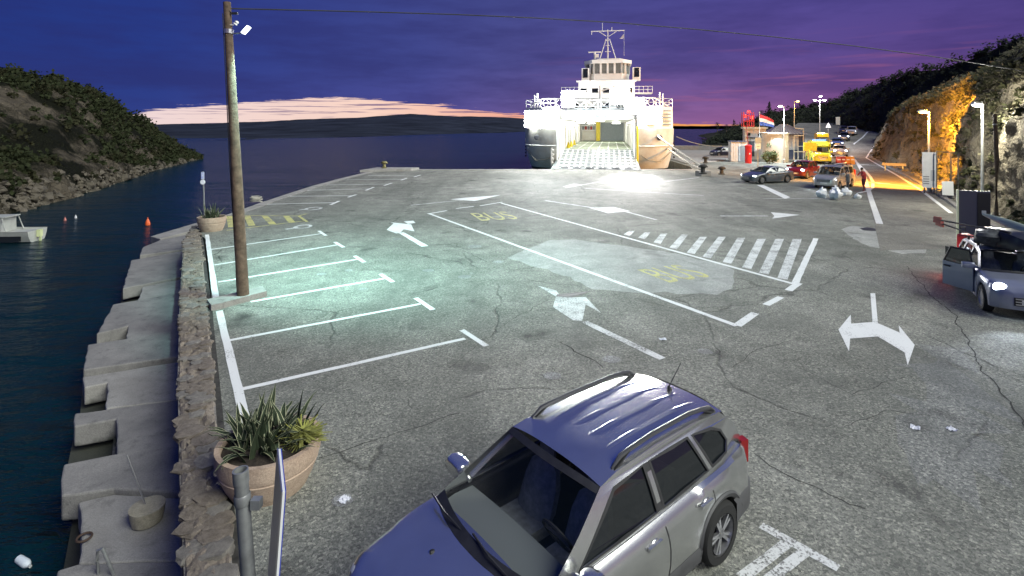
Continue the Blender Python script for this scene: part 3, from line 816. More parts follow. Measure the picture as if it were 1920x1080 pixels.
# ------------------------------------------------------------------ vehicles
TYRE = mat('tyre_rubber', (.012, .012, .012), .85)
RIM = mat('alloy_rim', (.55, .55, .56), .3, .9)
DARKP = mat('black_plastic', (.018, .018, .02), .55, var=.3, vscale=9)
GREYP = mat('grey_cladding', (.055, .055, .058), .6, var=.2, vscale=5)
CABIN = mat('cabin_trim', (.035, .036, .04), .8)
SEATM = mat('seat_cloth', (.22, .235, .235), .85, var=.25, vscale=14)
DASHM = mat('dashboard', (.13, .145, .145), .7)
PLATE = mat('number_plate', (.7, .7, .7), .5)
GLASS = glassmat('car_glass', (.006, .013, .014), .16)
GLASS_D = glassmat('dark_car_glass', (.01, .012, .014), .93)
TAIL = mat('tail_light', (.22, .012, .012), .2)
LAMP_ON = mat('headlamp_on', (.9, .92, 1), .2, emit=(.80, .90, 1.0), estr=14)
LAMP_OFF = mat('headlamp_glass', (.45, .47, .5), .12, spec=.8)
def paintm(name, c, metal=.35, rough=.32):
    m = mat(name, c, rough, metal, coat=.8, var=.06, vscale=2); m.node_tree.nodes['Principled BSDF'].inputs['Coat Roughness'].default_value = .06
    return m

def wheel(parent, x, y, r, w, side, spokes=5, fine=False):
    rot = Matrix.Rotation(R(90), 3, 'X')
    n = 32 if fine else 18
    t = MB().lathe([(r * .66, -w / 2), (r * .9, -w / 2), (r * .985, -w * .36), (r, -w * .2), (r, w * .2), (r * .985, w * .36), (r * .9, w / 2), (r * .66, w / 2)], (0, 0, 0), n, rot, cap=False)
    wo = bpy.data.objects.new('wheel', None)
    ty = t.build('wheel', TYRE, parent, smooth=True); bpy.data.objects.remove(wo)
    ty.location = (x, y, r)
    ri = MB().lathe([(r * .66, -w * .48), (r * .66, w * .48), (r * .60, w * .48), (r * .57, w * .1), (r * .57, -w * .1), (r * .60, -w * .48)], (0, 0, 0), n, rot, cap=False)
    yo = side * w * .34
    for k in range(spokes):
        a = 2 * math.pi * k / spokes
        for da in ((-.16, .16) if fine else (0,)):
            ca, sa = math.cos(a + da), math.sin(a + da)
            ri.box((ca * r * .33, yo, sa * r * .33), (r * .58, w * .14, r * (.09 if fine else .16)), 0, Matrix(((ca, 0, -sa), (0, 1, 0), (sa, 0, ca))))
    ri.lathe([(r * .16, -w * .07), (r * .16, w * .07), (r * .05, w * .1)], (0, yo, 0), 12, rot)
    ri.build('rim', RIM, ty, smooth=True)
    MB().lathe([(r * .6, -w * .05), (r * .6, w * .05)], (0, yo - side * w * .22, 0), 16, rot).build('brake_disc', DARKP, ty)
    return ty

def build_car(name, label, cat, loc, rz, sp, body_m, scale=1.0, lights=False, detail=1, group=None, glass=None):
    root = thing(name, label, cat, loc, rz, group, scale)
    hi = detail >= 2
    x0, x1 = sp['plan'][-1][0], sp['plan'][0][0]
    xf, xr, wr = sp['axles']; sill = sp['sill']; ar = wr * 1.17
    hw = lambda x: lerp(sp['plan'], x)
    zs = lambda x: lerp(sp['deck'], x)
    def zb(x):
        z = sill + lerp(sp.get('tuck', [(x0, .12), (x0 + .5, 0), (x1 - .5, 0), (x1, .1)]), x)
        for xw in (xf, xr):
            d = abs(x - xw)
            if d < ar: z = max(z, wr + math.sqrt(ar * ar - d * d))
        return min(z, zs(x) - .12)
    cf, crr = sp['cabin']
    n = 72 if hi else 34
    xs = [x1 + (x0 - x1) * i / n for i in range(n + 1)] + [xw + s * ar * k for xw in (xf, xr) for s in (-1, 1) for k in (.999, .9, .6)] + [x1 - .03, x1 - .08, x0 + .03, x0 + .08]
    xs = sorted(set(round(x, 4) for x in xs), reverse=True)
    crown = sp.get('crown', .05)
    def sect(x):
        w, b, t = hw(x), zb(x), zs(x); h = t - b
        sh = .5 * (h / .5 if h < .5 else 1)
        return [(w - .07 * sh * 2, b), (w - .015, b + .05 * min(1, h)), (w, b + .38 * h), (w - .006, b + .60 * h), (w - .018, b + .74 * h), (w - .05, b + .93 * h), (w - .095, t), (w * .78, t + crown * .45), (w * .70, t + crown * .40), (w * .35, t + crown * .85), (0, t + crown)]
    mb = MB(); secs = [sect(x) for x in xs]
    for s in (1, -1):
        for i in range(len(xs) - 1):
            op = xs[i] <= cf + .001 and xs[i + 1] >= crr - .001
            for j in range(10):
                if j >= 6 and op: continue
                a, b, c, d = [(xs[i], s * secs[i][j][0], secs[i][j][1]), (xs[i + 1], s * secs[i + 1][j][0], secs[i + 1][j][1]), (xs[i + 1], s * secs[i + 1][j + 1][0], secs[i + 1][j + 1][1]), (xs[i], s * secs[i][j + 1][0], secs[i][j + 1][1])]
                mb.quad(*((a, b, c, d) if s < 0 else (d, c, b, a)))
        for i, fl in ((0, 1), (len(xs) - 1, -1)):
            ring_ = [(xs[i], s * p[0], p[1]) for p in secs[i]] + [(xs[i], 0, secs[i][0][1])]
            mb.quad(*(ring_ if s * fl > 0 else ring_[::-1]))
    # weld so that shading is continuous
    me_o = mb.build('body', body_m, root)
    bm = bmesh.new(); bm.from_mesh(me_o.data); bmesh.ops.remove_doubles(bm, verts=bm.verts, dist=.0008); bmesh.ops.recalc_face_normals(bm, faces=bm.faces)
    bm.to_mesh(me_o.data); bm.free()
    me_o.data.polygons.foreach_set('use_smooth', [True] * len(me_o.data.polygons)); me_o.data.set_sharp_from_angle(angle=R(32))
    # dark underbody
    ub = MB(); ub.box(((x0 + x1) / 2, 0, sill + .16), (x1 - x0 - .5, 2 * hw(0) - .45, .26)); ub.build('underbody', DARKP, root)
    for xw in (xf, xr):
        MB().box((xw, 0, wr + .12), (ar * 1.9, 2 * hw(xw) - .5, ar * 1.15)).build('wheel_well', DARKP, root)
    for xw in (xf, xr):
        for s in (1, -1):
            wheel(root, xw, s * (hw(xw) - sp.get('wheel_in', .115)), wr, .225, s, sp.get('spokes', 5), hi)
    # greenhouse
    gh = sp['gh']; inset = sp['inset']; zroof = max(p[1] for p in gh)
    def S_(x, z, s, off=0.0):
        b = zs(min(max(x, x0 + .12), cf)); k = max(0, (z - b)) / (zroof - b)
        return (x, s * (hw(x) - .095 - inset * (k ** 1.25) + off), z)
    holes = sp['win']
    def dense(pl):
        out = []
        for a, b in zip(pl, pl[1:] + pl[:1]):
            k = max(1, int(math.hypot(b[0] - a[0], b[1] - a[1]) / .12)) if hi else 1
            out += [(a[0] + (b[0] - a[0]) * i / k, a[1] + (b[1] - a[1]) * i / k) for i in range(k)]
        return out
    gh = dense(list(gh)); holes = [dense(list(w)) for w in holes]
    loops = [[Vector((p[0], p[1], 0)) for p in gh]] + [[Vector((p[0], p[1], 0)) for p in w] for w in holes]
    tris = tessellate_polygon(loops); flat = [p for l in loops for p in l]
    for s in (1, -1):
        fr = MB(); fr.add([S_(p.x, p.y, s) for p in flat] + [S_(p.x, p.y, s, -.03) for p in flat], [t for t in tris])
        # window reveals
        o = len(loops[0]); nn = len(flat)
        for l in loops[1:]:
            for q in range(len(l)):
                a, b = o + q, o + (q + 1) % len(l); fr.f.append((a, b, b + nn, a + nn))
            o += len(l)
        fo = fr.build('side_frame', body_m, root, smooth=True, sharp=30)
        for w in holes:
            g = MB(); t = tessellate_polygon([[Vector((p[0], p[1], 0)) for p in w]])
            g.add([S_(p[0], p[1], s, -.014) for p in w], list(t)); g.build('side_window', glass or GLASS_D, root)
            if hi:
                tr = MB(); k = len(w); rws = []
                cxm = sum(p[0] for p in w) / k; czm = sum(p[1] for p in w) / k
                for q in range(k + 1):
                    p = w[q % k]; dx, dz = cxm - p[0], czm - p[1]; l = math.hypot(dx, dz)
                    rws.append([S_(p[0] - dx / l * .012, p[1] - dz / l * .012, s, .004), S_(p[0] + dx / l * .022, p[1] + dz / l * .022, s, .004)])
                tr.grid(rws); tr.build('window_trim', DARKP, fo)
        if hi and len(holes) > 1:
            (a0, a1), (b0, b1) = (sp['win'][0][-1], sp['win'][0][-2]), (sp['win'][1][0], sp['win'][1][1])
            MB().grid([[S_(a0[0] - .012, a0[1], s, .004), S_(b0[0] + .012, b0[1], s, .004)], [S_(a1[0] - .012, a1[1], s, .004), S_(b1[0] + .012, b1[1], s, .004)]]).build('door_pillar', DARKP, fo)
    # roof
    rl_ = [p for p in sp['roof']]
    ry = lambda x, z: abs(S_(x, z, 1)[1])
    rws = []; rn = 16 if hi else 8
    rc = sp.get('roof_crown', .05)
    for i in range(13 if hi else 8):
        x = rl_[0][0] + (rl_[-1][0] - rl_[0][0]) * i / (12 if hi else 7); z = lerp(rl_, x); y = ry(x, z)
        rws.append([(x, y * (1 - 2 * k / rn), z + rc * (1 - abs(1 - 2 * k / rn) ** 2.6) + .002) for k in range(rn + 1)])
    roof = MB().grid(rws).build('roof', body_m, root, smooth=True, sharp=50)
    if sp.get('ribs'):
        for yy in (-.36, -.12, .12, .36):
            rb_ = MB(); pr = []
            for i in range(10):
                x = sp['ribs'][0] + (sp['ribs'][1] - sp['ribs'][0]) * i / 9; z = lerp(rl_, x) ; y0 = ry(x, z)
                zz = z + rc * (1 - abs(yy / y0) ** 2.6) + .002; hgt = .012 * math.sin(math.pi * min(1, max(0, i / 9))) ** .4
                pr.append([(x, yy - .03, zz - .002), (x, yy - .012, zz + hgt), (x, yy + .012, zz + hgt), (x, yy + .03, zz - .002)])
            rb_.grid(pr); rb_.build('roof_rib', body_m, roof, smooth=True)
    # front and rear screens
    def screen(xb, zb_, xt, zt, bulge, nm, m, border):
        yb, yt = abs(S_(xb, zb_, 1)[1]) - .005, ry(xt, zt) - .005
        rws = []
        def pt(u, v):
            z = zb_ + (zt + rc * (1 - abs(u) ** 2.6) - zb_) * v if v > .999 else zb_ + (zt + rc * (1 - abs(u) ** 2.6) * v - zb_) * v + crown * .4 * (1 - u * u) * (1 - v)
            return (xb + (xt - xb) * v + bulge * (1 - u * u) * (1 - v * .55), u * (yb + (yt - yb) * v), z)
        for i in range(11): rws.append([pt(1 - 2 * k / 14, i / 10) for k in range(15)])
        sc_ = MB().grid(rws).build(nm, m, root, smooth=True, sharp=60)
        if border:
            for v0, v1 in ((0, .10), (.93, 1.0)):
                mb2 = MB(); sg = .006 if xb > xt else -.006
                mb2.grid([[tuple(Vector(pt(1 - 2 * k / 14, v)) + Vector((sg, 0, .004))) for k in range(15)] for v in (v0, (v0 + v1) / 2, v1)])
                mb2.build('screen_border', DARKP, sc_, smooth=True)
        return sc_
    (wx, wz), (tx, tz) = sp['ws']; ws_ = screen(wx, wz, tx, tz, sp.get('bulge', .16), 'windscreen', glass or GLASS, hi)
    if sp.get('rs'):
        (wx2, wz2), (tx2, tz2) = sp['rs']; screen(wx2, wz2, tx2, tz2, -.08, 'rear_window', GLASS_D, False)
    # cabin
    MB().box(((cf + crr) / 2, 0, sill + .22), (cf - crr - .1, 2 * hw(0) - .3, .1)).build('cabin_floor', CABIN, root)
    if detail >= 1 and not sp.get('blind'):
        ds = MB(); zd = zs(cf) - .03
        w_ = hw(cf) - .13
        ds.grid([[(cf + .06, y * w_, zd - .02 - .03 * y * y) for y in (-1, -.5, 0, .5, 1)], [(cf - .20, y * w_, zd + .03 - .03 * y * y) for y in (-1, -.5, 0, .5, 1)], [(cf - .42, y * w_, zd + .02 - .03 * y * y) for y in (-1, -.5, 0, .5, 1)], [(cf - .50, y * w_, zd - .35) for y in (-1, -.5, 0, .5, 1)]])
        ds.build('dashboard', DASHM, root, smooth=True)
        sx = cf - 1.0
        for s in (1, -1):
            st = MB(); rws = []
            for z, xo, wd, th in ((.0, .1, .24, .1), (.12, .02, .26, .12), (.35, -.06, .25, .12), (.52, -.11, .20, .10), (.58, -.12, .12, .06), (.62, -.13, .12, .06), (.78, -.16, .11, .06), (.80, -.16, .06, .02)):
                rws.append([(sx + xo + math.cos(a) * th, s * .36 + math.sin(a) * wd, sill + .35 + z) for a in [q * math.pi / 5 for q in range(10)]])
            st.grid(rws, True); st.box((sx + .28, s * .36, sill + .34), (.5, .5, .16)); st.build('seat', SEATM, root, smooth=True)
        MB().box((sx - .95, 0, sill + .62), (.18, 1.2, .6), 0, Matrix.Rotation(R(-12), 3, 'Y')).build('rear_seat', SEATM, root)
        sw = MB(); rws = []
        for i in range(21):
            a = 2 * math.pi * i / 20; c = Vector((0, math.cos(a) * .18, math.sin(a) * .18)); q = c.normalized()
            rws.append([c + q * .016 * math.cos(b) + Vector((.016 * math.sin(b), 0, 0)) for b in [k * math.pi / 3 for k in range(7)]])
        sw.grid(rws); sw.box((0, 0, 0), (.03, .34, .03)); sw.box((0, 0, -.08), (.03, .03, .16))
        o = sw.build('steering_wheel', DARKP, root, smooth=True); o.location = (cf - .60, .36, zs(cf) + .0); o.rotation_euler = (0, R(28), 0)
    # lamps
    lx, ly, lz, lw, lh = sp['lamp']
    for s in (1, -1):
        ang = s * R(sp.get('lamp_rot', 28))
        l = MB().ball((0, 0, 0), (.10, lw, lh), 14, 8).build('headlight', LAMP_ON if lights else LAMP_OFF, root, smooth=True, sharp=180)
        l.location = (lx, s * ly, lz); l.rotation_euler = (0, R(-18), ang)
        tx_, ty_, tz_, tw, th = sp['tail']
        MB().box((tx_, s * ty_, tz_), (.10, tw, th), -s * R(20)).build('tail_light', TAIL, root)
    # grille, plate, bumper
    gx, gz, gw, ghh = sp['grille']
    gr = MB().box((gx, 0, gz), (.06, gw, ghh)).build('grille', DARKP, root)
    for k in range(3):
        MB().box((gx + .034, 0, gz - ghh / 2 + ghh * (k + .5) / 3), (.012, gw * .94, ghh * .12)).build('grille_bar', RIM, gr)
    MB().box((x1 + .012, 0, sill + .30), (.03, .52, .11)).build('number_plate', PLATE, root)
    MB().box((x0 - .012, 0, zs(x0) - .12), (.03, .52, .11)).build('number_plate', PLATE, root)
    bmx = MB(); xsb = [x for x in xs if x > x1 - .42]
    # mirrors
    mx, mz = sp['mirror']
    for s in (1, -1):
        y = hw(mx) - .06
        mr = MB().ball((0, 0, 0), (.13, .19, .12), 16, 10); mr.v = [(mx + max(-.075, min(.09, a)) + .02 * (b * s), s * (y + .17) + max(-.14, min(.14, b)), mz + max(-.075, min(.085, c))) for a, b, c in mr.v]
        mr.tube((mx, s * (y - .06), mz - .05), (mx, s * (y + .1), mz - .03), .028)
        mr.build('mirror', body_m, root, smooth=True, sharp=60)
    # door gaps and handles
    def B_(x, z, s, off):
        p = sect(x)
        for a, b in zip(p, p[1:]):
            if a[1] <= z <= b[1]:
                t = (z - a[1]) / max(1e-6, b[1] - a[1]); return (x, s * (a[0] + (b[0] - a[0]) * t + off), z)
        return (x, s * (p[6][0] + off), z)
    if detail >= 1:
        for s in (1, -1):
            for xd in sp['gaps']:
                g = MB(); rws = []
                for k in range(9):
                    z = sill + .12 + (zs(xd) - sill - .14) * k / 8; xx = xd + sp.get('gap_curve', .0) * math.sin(k / 8 * math.pi)
                    if zb(xx) > z: continue
                    rws.append([B_(xx - .007, z, s, .003), B_(xx + .007, z, s, .003)])
                if len(rws) > 1: g.grid(rws); g.build('door_gap', DARKP, root)
            for xh in sp['handles']:
                z = zs(xh) - .15; p = B_(xh, z, s, .0)
                MB().box((xh, p[1] + s * .02, z), (.2, .03, .035)).ball((xh - .02, p[1] + s * .002, z - .005), (.075, .012, .045), 10, 6).build('door_handle', body_m if hi else DARKP, root, smooth=True)
    if sp.get('clad'):
        cm_ = sp['clad']
        for s in (1, -1):
            for xw in (xf, xr):
                a_ = MB(); rws = []
                for k in range(19):
                    t = math.pi * k / 18; row = []
                    for rr_, off in ((ar * .97, -.05), (ar * .985, .018), (ar * 1.10, .022), (ar * 1.15, .002)):
                        x, z = xw + math.cos(t) * rr_, wr + math.sin(t) * rr_
                        z = max(z, sill); x = min(max(x, x0 + .02), x1 - .02)
                        p = B_(x, max(z, zb(x) + .01), s, off); row.append((x, p[1], z))
                    rws.append(row)
                a_.grid(rws); a_.build('arch_trim', cm_, root, smooth=True)
            sk = MB(); rws = []
            for k in range(9):
                x = xr + ar * 1.05 + (xf - xr - 2.1 * ar) * k / 8
                rws.append([B_(x, sill + .0, s, -.02), B_(x, sill + .03, s, .02), B_(x, sill + .16, s, .02), B_(x, sill + .20, s, .002)])
            sk.grid(rws); sk.build('sill_trim', cm_, root, smooth=True)
        for xe, nm in ((x1, 'front_bumper'), (x0, 'rear_bumper')):
            bmp = MB(); rws = []; sg = 1 if xe > 0 else -1
            prof = [(q, hw(q)) for q in ([xe - sg * d for d in (.62, .45, .3, .18, .08, .02, 0)])]
            path = [(x, w, 1) for x, w in prof] + [(x, w, -1) for x, w in prof[::-1]]
            for x, w, s in path:
                rws.append([(x + sg * .0, s * (w - .03), sill + .08), (x + sg * .022, s * (w + .014), sill + .12), (x + sg * .022, s * (w + .014), sill + .34), (x, s * (w - .01), sill + .38)])
            bmp.grid(rws); bmp.build(nm, cm_, root, smooth=True)
    if sp.get('rails'):
        ra, rb2 = sp['rails']
        for s in (1, -1):
            pts = []; 
            for k in range(15):
                x = ra + (rb2 - ra) * k / 14; z = lerp(rl_, x); y = ry(x, z) - .05
                up = .075 * min(1, math.sin(math.pi * k / 14) * 4)
                pts.append((x, s * y, z + up + .01))
            rr0 = MB().path(pts, [.012 + .013 * min(1, math.sin(math.pi * k / 14) * 5) for k in range(15)], 8).build('roof_rail', mat('rail_grey', (.06, .06, .065), .4, .3), root, smooth=True)
            for xe, dd in ((ra, -1), (rb2, 1)):
                z = lerp(rl_, xe); y = ry(xe, z) - .05
                MB().hexa([(xe - .03, s * y - .035, z - .01), (xe + .03 - dd * 0, s * y - .035, z - .01), (xe + .03, s * y + .035, z - .01), (xe - .03, s * y + .035, z - .01)],
                          [(xe + dd * .24 - .02, s * y - .022, z + .10), (xe + dd * .26 + .02, s * y - .022, z + .10), (xe + dd * .26 + .02, s * y + .022, z + .10), (xe + dd * .24 - .02, s * y + .022, z + .10)]).build('rail_foot', DARKP, rr0)
    return root

SUV = dict(plan=[(2.27, .60), (2.23, .74), (2.10, .83), (1.80, .875), (1.4, .895), (0, .91), (-1.5, .90), (-1.95, .85), (-2.12, .76), (-2.19, .62)],
           deck=[(2.27, .66), (2.20, .78), (2.05, .86), (1.6, .935), (1.2, .985), (.6, .985), (-1.0, 1.02), (-2.0, 1.05), (-2.19, 1.0)], sill=.24, axles=(1.315, -1.315, .345),
           cabin=(1.22, -2.05), gh=[(1.22, .985), (.72, 1.27), (.36, 1.50), (.1, 1.545), (-.5, 1.565), (-1.2, 1.55), (-1.72, 1.49), (-1.95, 1.30), (-2.12, 1.04), (-1.0, 1.02)],
           win=[[(.80, 1.03), (.20, 1.44), (-.26, 1.475), (-.29, 1.05)], [(-.38, 1.05), (-.35, 1.475), (-1.02, 1.465), (-1.20, 1.08)], [(-1.28, 1.09), (-1.10, 1.46), (-1.45, 1.42), (-1.62, 1.34), (-1.68, 1.22), (-1.60, 1.12)]],
           roof=[(.35, 1.50), (.1, 1.545), (-.5, 1.565), (-1.2, 1.55), (-1.78, 1.475)], inset=.20, roof_crown=.055, ws=((1.22, .99), (.35, 1.50)), rs=((-2.10, 1.06), (-1.78, 1.475)), bulge=.17,
           lamp=(2.10, .66, .74, .15, .085), tail=(-2.09, .70, .92, .10, .28), grille=(2.26, .62, .7, .13), mirror=(.82, 1.05), gaps=(1.02, -.31, -1.12), gap_curve=-.05, handles=(-.12, -.98), clad=GREYP, rails=(.12, -1.70), ribs=(-.05, -1.6), crown=.055)
SEDAN = dict(plan=[(2.35, .45), (2.30, .66), (2.1, .82), (1.6, .90), (0, .915), (-1.7, .90), (-2.2, .80), (-2.34, .6)],
             deck=[(2.35, .56), (2.25, .70), (1.9, .78), (1.0, .93), (0, .93), (-1.3, .98), (-2.2, .98), (-2.34, .88)], sill=.17, axles=(1.42, -1.40, .335), cabin=(1.0, -1.75),
             gh=[(1.0, .93), (.3, 1.30), (-.2, 1.39), (-.7, 1.39), (-1.2, 1.27), (-1.75, 1.0), (-1.3, .98)], win=[[(.68, .98), (.18, 1.26), (-.28, 1.33), (-.28, .98)], [(-.36, .98), (-.36, 1.33), (-.75, 1.32), (-1.15, 1.2), (-1.32, 1.06)]],
             roof=[(.25, 1.31), (-.2, 1.39), (-.7, 1.39), (-1.1, 1.305)], inset=.27, ws=((1.0, .95), (.25, 1.31)), rs=((-1.75, 1.01), (-1.1, 1.305)), lamp=(2.12, .66, .66, .18, .065), lamp_rot=34, tail=(-2.25, .62, .85, .3, .1), grille=(2.35, .50, .8, .2),
             mirror=(.68, .98), gaps=(1.02, -.32, -1.05), handles=(-.12, -.95), crown=.03, spokes=10)
HATCH = dict(plan=[(2.02, .5), (1.97, .68), (1.8, .82), (1.3, .87), (0, .885), (-1.3, .87), (-1.8, .80), (-1.98, .6)],
             deck=[(2.02, .66), (1.92, .80), (1.6, .90), (1.0, .97), (0, .97), (-1.5, 1.0), (-1.98, .95)], sill=.2, axles=(1.27, -1.27, .33), cabin=(.98, -1.85),
             gh=[(.98, .97), (.45, 1.36), (.1, 1.47), (-.6, 1.48), (-1.3, 1.44), (-1.6, 1.34), (-1.88, 1.0)], win=[[(.66, 1.01), (.3, 1.33), (-.18, 1.41), (-.18, 1.01)], [(-.26, 1.01), (-.26, 1.41), (-.9, 1.40), (-.98, 1.02)], [(-1.06, 1.03), (-1.0, 1.39), (-1.35, 1.36), (-1.5, 1.1)]],
             roof=[(.32, 1.41), (.1, 1.47), (-.6, 1.48), (-1.3, 1.44), (-1.55, 1.38)], inset=.16, ws=((.98, .99), (.32, 1.41)), rs=((-1.88, 1.02), (-1.55, 1.38)), lamp=(1.84, .62, .76, .16, .13), tail=(-1.88, .66, .85, .16, .25), grille=(2.01, .50, .8, .20),
             mirror=(.66, 1.03), gaps=(.92, -.22, -1.0), handles=(-.08, -.86), crown=.06, spokes=10)
VAN = dict(plan=[(2.55, .55), (2.50, .75), (2.3, .90), (1.8, .955), (0, .965), (-2.2, .955), (-2.5, .92), (-2.56, .85)],
           deck=[(2.55, .75), (2.45, .95), (2.2, 1.06), (1.6, 1.15), (0, 1.12), (-2.4, 1.12), (-2.56, 1.1)], sill=.24, axles=(1.62, -1.55, .345), cabin=(1.62, -2.45),
           gh=[(1.62, 1.15), (1.0, 1.62), (.7, 1.80), (.3, 1.86), (-1.5, 1.87), (-2.35, 1.83), (-2.5, 1.12)], win=[[(1.25, 1.2), (.72, 1.66), (.25, 1.74), (.25, 1.2)], [(.1, 1.2), (.1, 1.75), (-1.05, 1.76), (-1.05, 1.2)], [(-1.2, 1.2), (-1.2, 1.76), (-2.25, 1.72), (-2.3, 1.2)]],
           roof=[(.8, 1.76), (.3, 1.86), (-1.5, 1.87), (-2.40, 1.82)], inset=.13, roof_crown=.05, ws=((1.62, 1.17), (.8, 1.76)), rs=((-2.5, 1.2), (-2.40, 1.82)), lamp=(2.33, .70, .84, .2, .13), lamp_rot=32, tail=(-2.53, .84, 1.2, .12, .5), grille=(2.55, .72, .95, .22),
           mirror=(1.2, 1.28), gaps=(1.45, .18, -1.12), handles=(.3, .02), crown=.06)
AMBU = dict(VAN); AMBU.update(gh=[(1.62, 1.15), (1.1, 1.7), (.9, 2.2), (.6, 2.45), (-1.5, 2.46), (-2.45, 2.42), (-2.5, 1.12)], roof=[(1.0, 2.1), (.6, 2.45), (-1.5, 2.46), (-2.46, 2.42)], ws=((1.62, 1.17), (1.02, 1.85)),
            win=[[(1.25, 1.25), (.85, 1.75), (.25, 1.8), (.25, 1.25)]], rs=None, blind=True)
# ------------------------------------------------------------------ parked and waiting vehicles
SILVER = paintm('champagne_silver_paint', (.64, .645, .64), .92, .24)
suv = build_car('parked_suv', 'silver estate car with roof rails parked in the foreground', 'car', (.71, 5.86, 0), R(219), SUV, SILVER, (1.04, 1.04, .975), detail=2)
an = MB().tube((-1.62, .02, 1.56), (-1.60, .02, 1.60), .035, .02).tube((-1.60, .02, 1.60), (-1.86, .02, 1.84), .007, .004); an.build('antenna', DARKP, suv)
for s, a in ((.42, 0), (-.28, 0)):
    wp = MB(); b0 = Vector((1.34 - .08 * abs(s), s + .1, 1.035)); e0 = b0 + Vector((-.02, -.58, .045)); wp.path([b0 + Vector((.05, .08, -.02)), b0, b0.lerp(e0, .5) + Vector((.03, 0, .02)), e0], .011, 5); wp.build('wiper', DARKP, suv)
for x, y in ((1.62, .22), (1.62, -.22)):
    MB().ball((x, y, .985), (.028, .022, .012), 8, 5).build('washer_jet', DARKP, suv)

sedan = build_car('saloon_car', 'dark grey saloon with its nose towards the ferry ramp', 'car', (22.5, 47.3, 0), R(201), SEDAN, paintm('dark_grey_paint', (.10, .11, .125), .5), 1.02, lights=True)
build_car('red_car', 'dark red car with a blue window, half hidden behind the silver van', 'car', (28.2, 52.0, 0), R(222), HATCH, paintm('dark_red_paint', (.07, .006, .010), .3), 1.08, lights=True)
van = build_car('passenger_van', 'silver passenger van with roof bars and its headlights on', 'van', (26.2, 43.6, 0), R(222), VAN, paintm('silver_van_paint', (.46, .45, .43), .5), .94, lights=True)
for xx in (.2, -.9, -2.0):
    MB().box((xx, 0, 1.99), (.05, 1.5, .035)).box((xx, .72, 1.94), (.06, .05, .1)).box((xx, -.72, 1.94), (.06, .05, .1)).build('roof_bar', DARKP, van)
sk = MB(); sk.path([(1.0, .3, 2.02), (.6, .3, 2.03), (-1.9, .3, 2.03), (-2.2, .3, 2.06)], .05, 6).build('roof_board', mat('board_grey', (.3, .33, .36), .4), van)
for s in (.7, -.7):
    v = van.matrix_basis
    light('van_headlight_beam', 'SPOT', (2.45, s, .82), 700, (.82, .9, 1), van, (12, s, -.4), .08, 70)

amb = build_car('yellow_ambulance', 'boxy bright yellow ambulance facing the camera with both headlights on', 'ambulance', (42.0, 73.5, 0), R(250), AMBU, paintm('neon_yellow_paint', (.62, .60, .03), .0, .4), 1.22, lights=True, detail=1)
MB().box((.98, 0, 2.08), (.30, 1.55, .52), 0, Matrix.Rotation(R(-24), 3, 'Y')).build('cab_forehead', paintm('neon_yellow_paint', (.62, .60, .03)), amb)
lt = lettering('AMBULANCE', (0, 0), 1.35, .22, 0, mat('navy_print', (.02, .04, .05), .5), amb); lt.location = (1.225, 0, 2.02); lt.rotation_euler = (R(66), 0, R(90)); lt.name = 'front_lettering'
MB().box((.5, 0, 2.56), (.25, 1.3, .14)).build('light_bar', mat('beacon_blue', (.05, .1, .5), .2, emit=(.1, .3, 1), estr=2), amb)
MB().box((2.57, 0, .98), (.04, 1.1, .18)).build('bonnet_stripe', paintm('neon_yellow_paint', (.62, .60, .03)), amb)
ZQ = lambda Y: max(0.0, (Y - 80) * .085)
QP = [('yellow_van', 'yellow box van higher up in the queue behind the ambulance', 'van', 1541, 93, 248, AMBU, (.62, .56, .03), False, 1.1),
      ('queued_car', 'white car with bright headlights right beside the ambulance', 'car', 1574, 84, 242, HATCH, (.6, .62, .66), True, 1.15),
      ('queued_car', 'dark blue car behind the white one in the uphill queue', 'car', 1569, 96, 240, SEDAN, (.03, .05, .14), True, 1.1),
      ('queued_car', 'dark grey car in the middle of the uphill queue', 'car', 1583, 106, 236, HATCH, (.06, .06, .08), True, 1.1),
      ('queued_van', 'white van with a pale roof near the top of the queue', 'van', 1597, 117, 234, VAN, (.6, .6, .64), True, 1.0),
      ('queued_car', 'small dark car at the top end of the queue on the bend', 'car', 1583, 121, 236, SUV, (.05, .05, .09), False, 1.0)]
for nm, lb, ct_, px, Y, hd, sp, c, on, sc in QP:
    q = build_car(nm, lb, ct_, ((px - 960) / F * Y, Y, ZQ(Y)), R(hd), sp, paintm('paint_%d_%d' % (px, Y), c, .2), sc, lights=on, detail=0, group='vehicles queueing uphill behind the ambulance')
    if sp is AMBU: MB().box((.98, 0, 2.08), (.30, 1.55, .52), 0, Matrix.Rotation(R(-24), 3, 'Y')).build('cab_forehead', paintm('paint_%d_%d' % (px, Y), c, .2), q)
build_car('parked_car', 'dark car parked at the end of the mole by the white cabin', 'car', (35.2, 90, .0), R(200), HATCH, paintm('black_blue_paint', (.02, .025, .05)), 1.0, detail=0)

